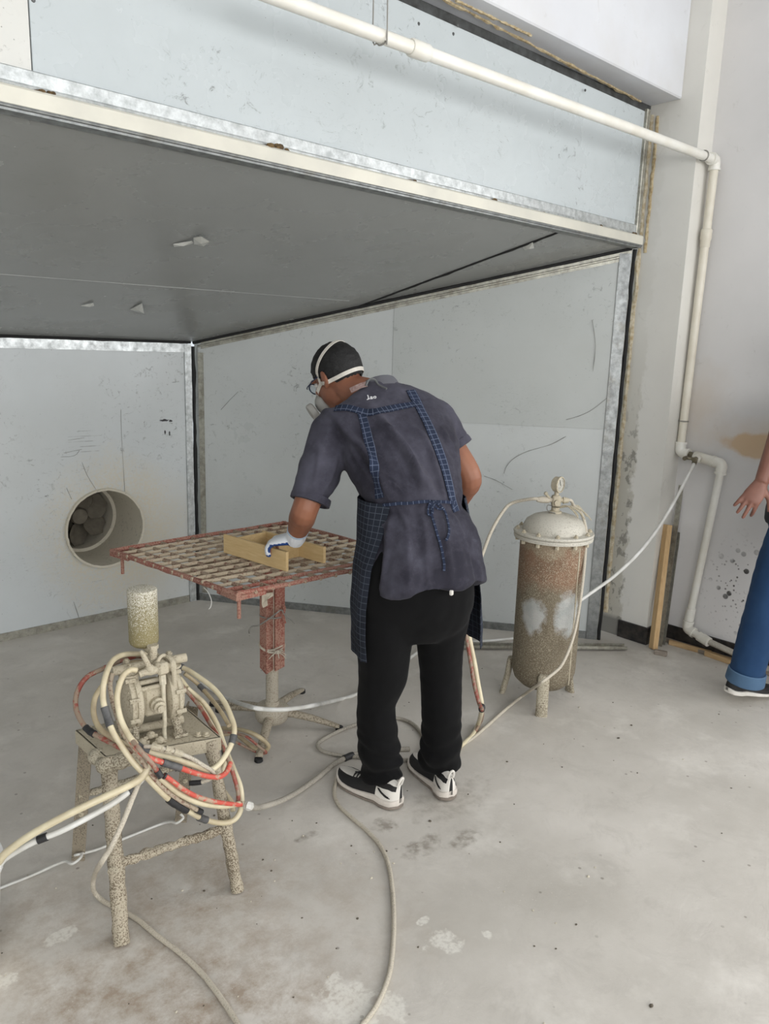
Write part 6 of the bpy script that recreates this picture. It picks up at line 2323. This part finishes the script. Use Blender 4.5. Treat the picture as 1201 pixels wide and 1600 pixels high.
mb.tube([shR2, shR2.lerp(elR2, .5), elR2, elR2.lerp(wrR2, .3), wrR2], [.056, .048, .043, .043, .029], 14, 0, True, 5)
elL2 = shL2 - uz * .27 + h2 * .06
wrL2 = elL2 - uz * .20 + h2 * .14
mb.tube([shL2, shL2.lerp(elL2, .5), elL2, elL2.lerp(wrL2, .3), wrL2], [.056, .048, .043, .043, .029], 14, 0, True, 5)
hand(mb, wrL2, wrL2 - elL2 - uz * .1, r2, h2, k=1.0)
for a, b, c in ((hipR2, knR, anR), (hipL2, knL, anL)):
    mb.tube([a, a.lerp(b, .5), b, b.lerp(c, .35), c], [.085, .072, .054, .052, .038], 14, 0, True, 4)
hd2 = V((3.4001, 1.3565, 0.9325)) - wrR2
hand(mb, wrR2, hd2, (cf * .8 + cr * .3 - uz * .2), (cr * .8 - uz * .5), k=1.05, spread=.12, per=((.5, .4, .2), (.15, .2, .15), (.12, .2, .15), (.1, .25, .2)), thumb=(.45, .85, .2))
body2 = obj('body', remesh(mb, 'body', .0045, 4), M_skin2, p2, fix=False)
face_bits(at2, hc2, rr2, f2, u2, p2, 1.03)
hair_cap(at2, hc2, rr2, f2, u2, 1.03, p2, hairline1)
mb = MB()
tw = [(.16, -.08), (.165, .06), (.155, .18), (.175, .32), (.185, .42), (.14, .48), (.07, .52)]
loft(mb, [(pc2 - r2 * w + uz * z + h2 * .02 * z, pc2 + r2 * w + uz * z + h2 * .02 * z, d) for (w, z), d in zip(tw, (.125, .122, .115, .12, .105, .085, .06))])
for s_, e_ in ((shR2, elR2), (shL2, elL2)):
    mb.tube([s_, s_.lerp(e_, .45), s_.lerp(e_, .75)], [.072, .072, .068], 18, 0, True, 4)
tm = remesh(mb, 'tee', .01, 5)
displace(tm, lambda p, q: .006 * noise.noise(p * 12) + .002 * noise.noise(p * 35))
obj('tee', tm, M_tee, p2, True, 180, fix=False)
mb = MB()
loft(mb, [(pc2 - r2 * w + uz * z, pc2 + r2 * w + uz * z, d) for w, z, d in ((.15, .10, .11), (.165, 0, .122), (.168, -.06, .12), (.13, -.13, .09))])
cufR = anR + (knR - anR).normalized() * .045
cufL = anL + (knL - anL).normalized() * .03
for a, b, c in ((hipR2, knR, cufR), (hipL2, knL, cufL)):
    mb.tube([a, a.lerp(b, .5), b, b.lerp(c, .5), c], [.098, .094, .080, .076, .074], 20, 0, True, 5)
jm = remesh(mb, 'jeans', .009, 6)
displace(jm, lambda p, q: .006 * noise.noise(V((p.x * 12, p.y * 12, p.z * 5))) + .003 * noise.noise(p * 26))
jn = obj('jeans', jm, M_jeans, p2, True, 180, fix=False)
for c, k_ in ((cufR, knR), (cufL, knL)):
    a = (k_ - c).normalized()
    mb = MB()
    mb.lathe(c - a * .025, a, [(.070, .004), (.080, 0), (.086, .006), (.085, .03), (.083, .06), (.079, .064), (.073, .055)], 28)
    obj('cuff', mb, M_cuff, jn, label='paler turned-up denim cuff')
hl2 = V((3.4610, 1.3616, 0.0300))
shoe(p2, hl2, V((.9, -.42, -.09)), .27, 'shoe', M_shoe_white, True)
shoe(p2, V((anL.x, anL.y, 0)) - h2 * .06, h2, .28, 'shoe', M_shoe_white, True)
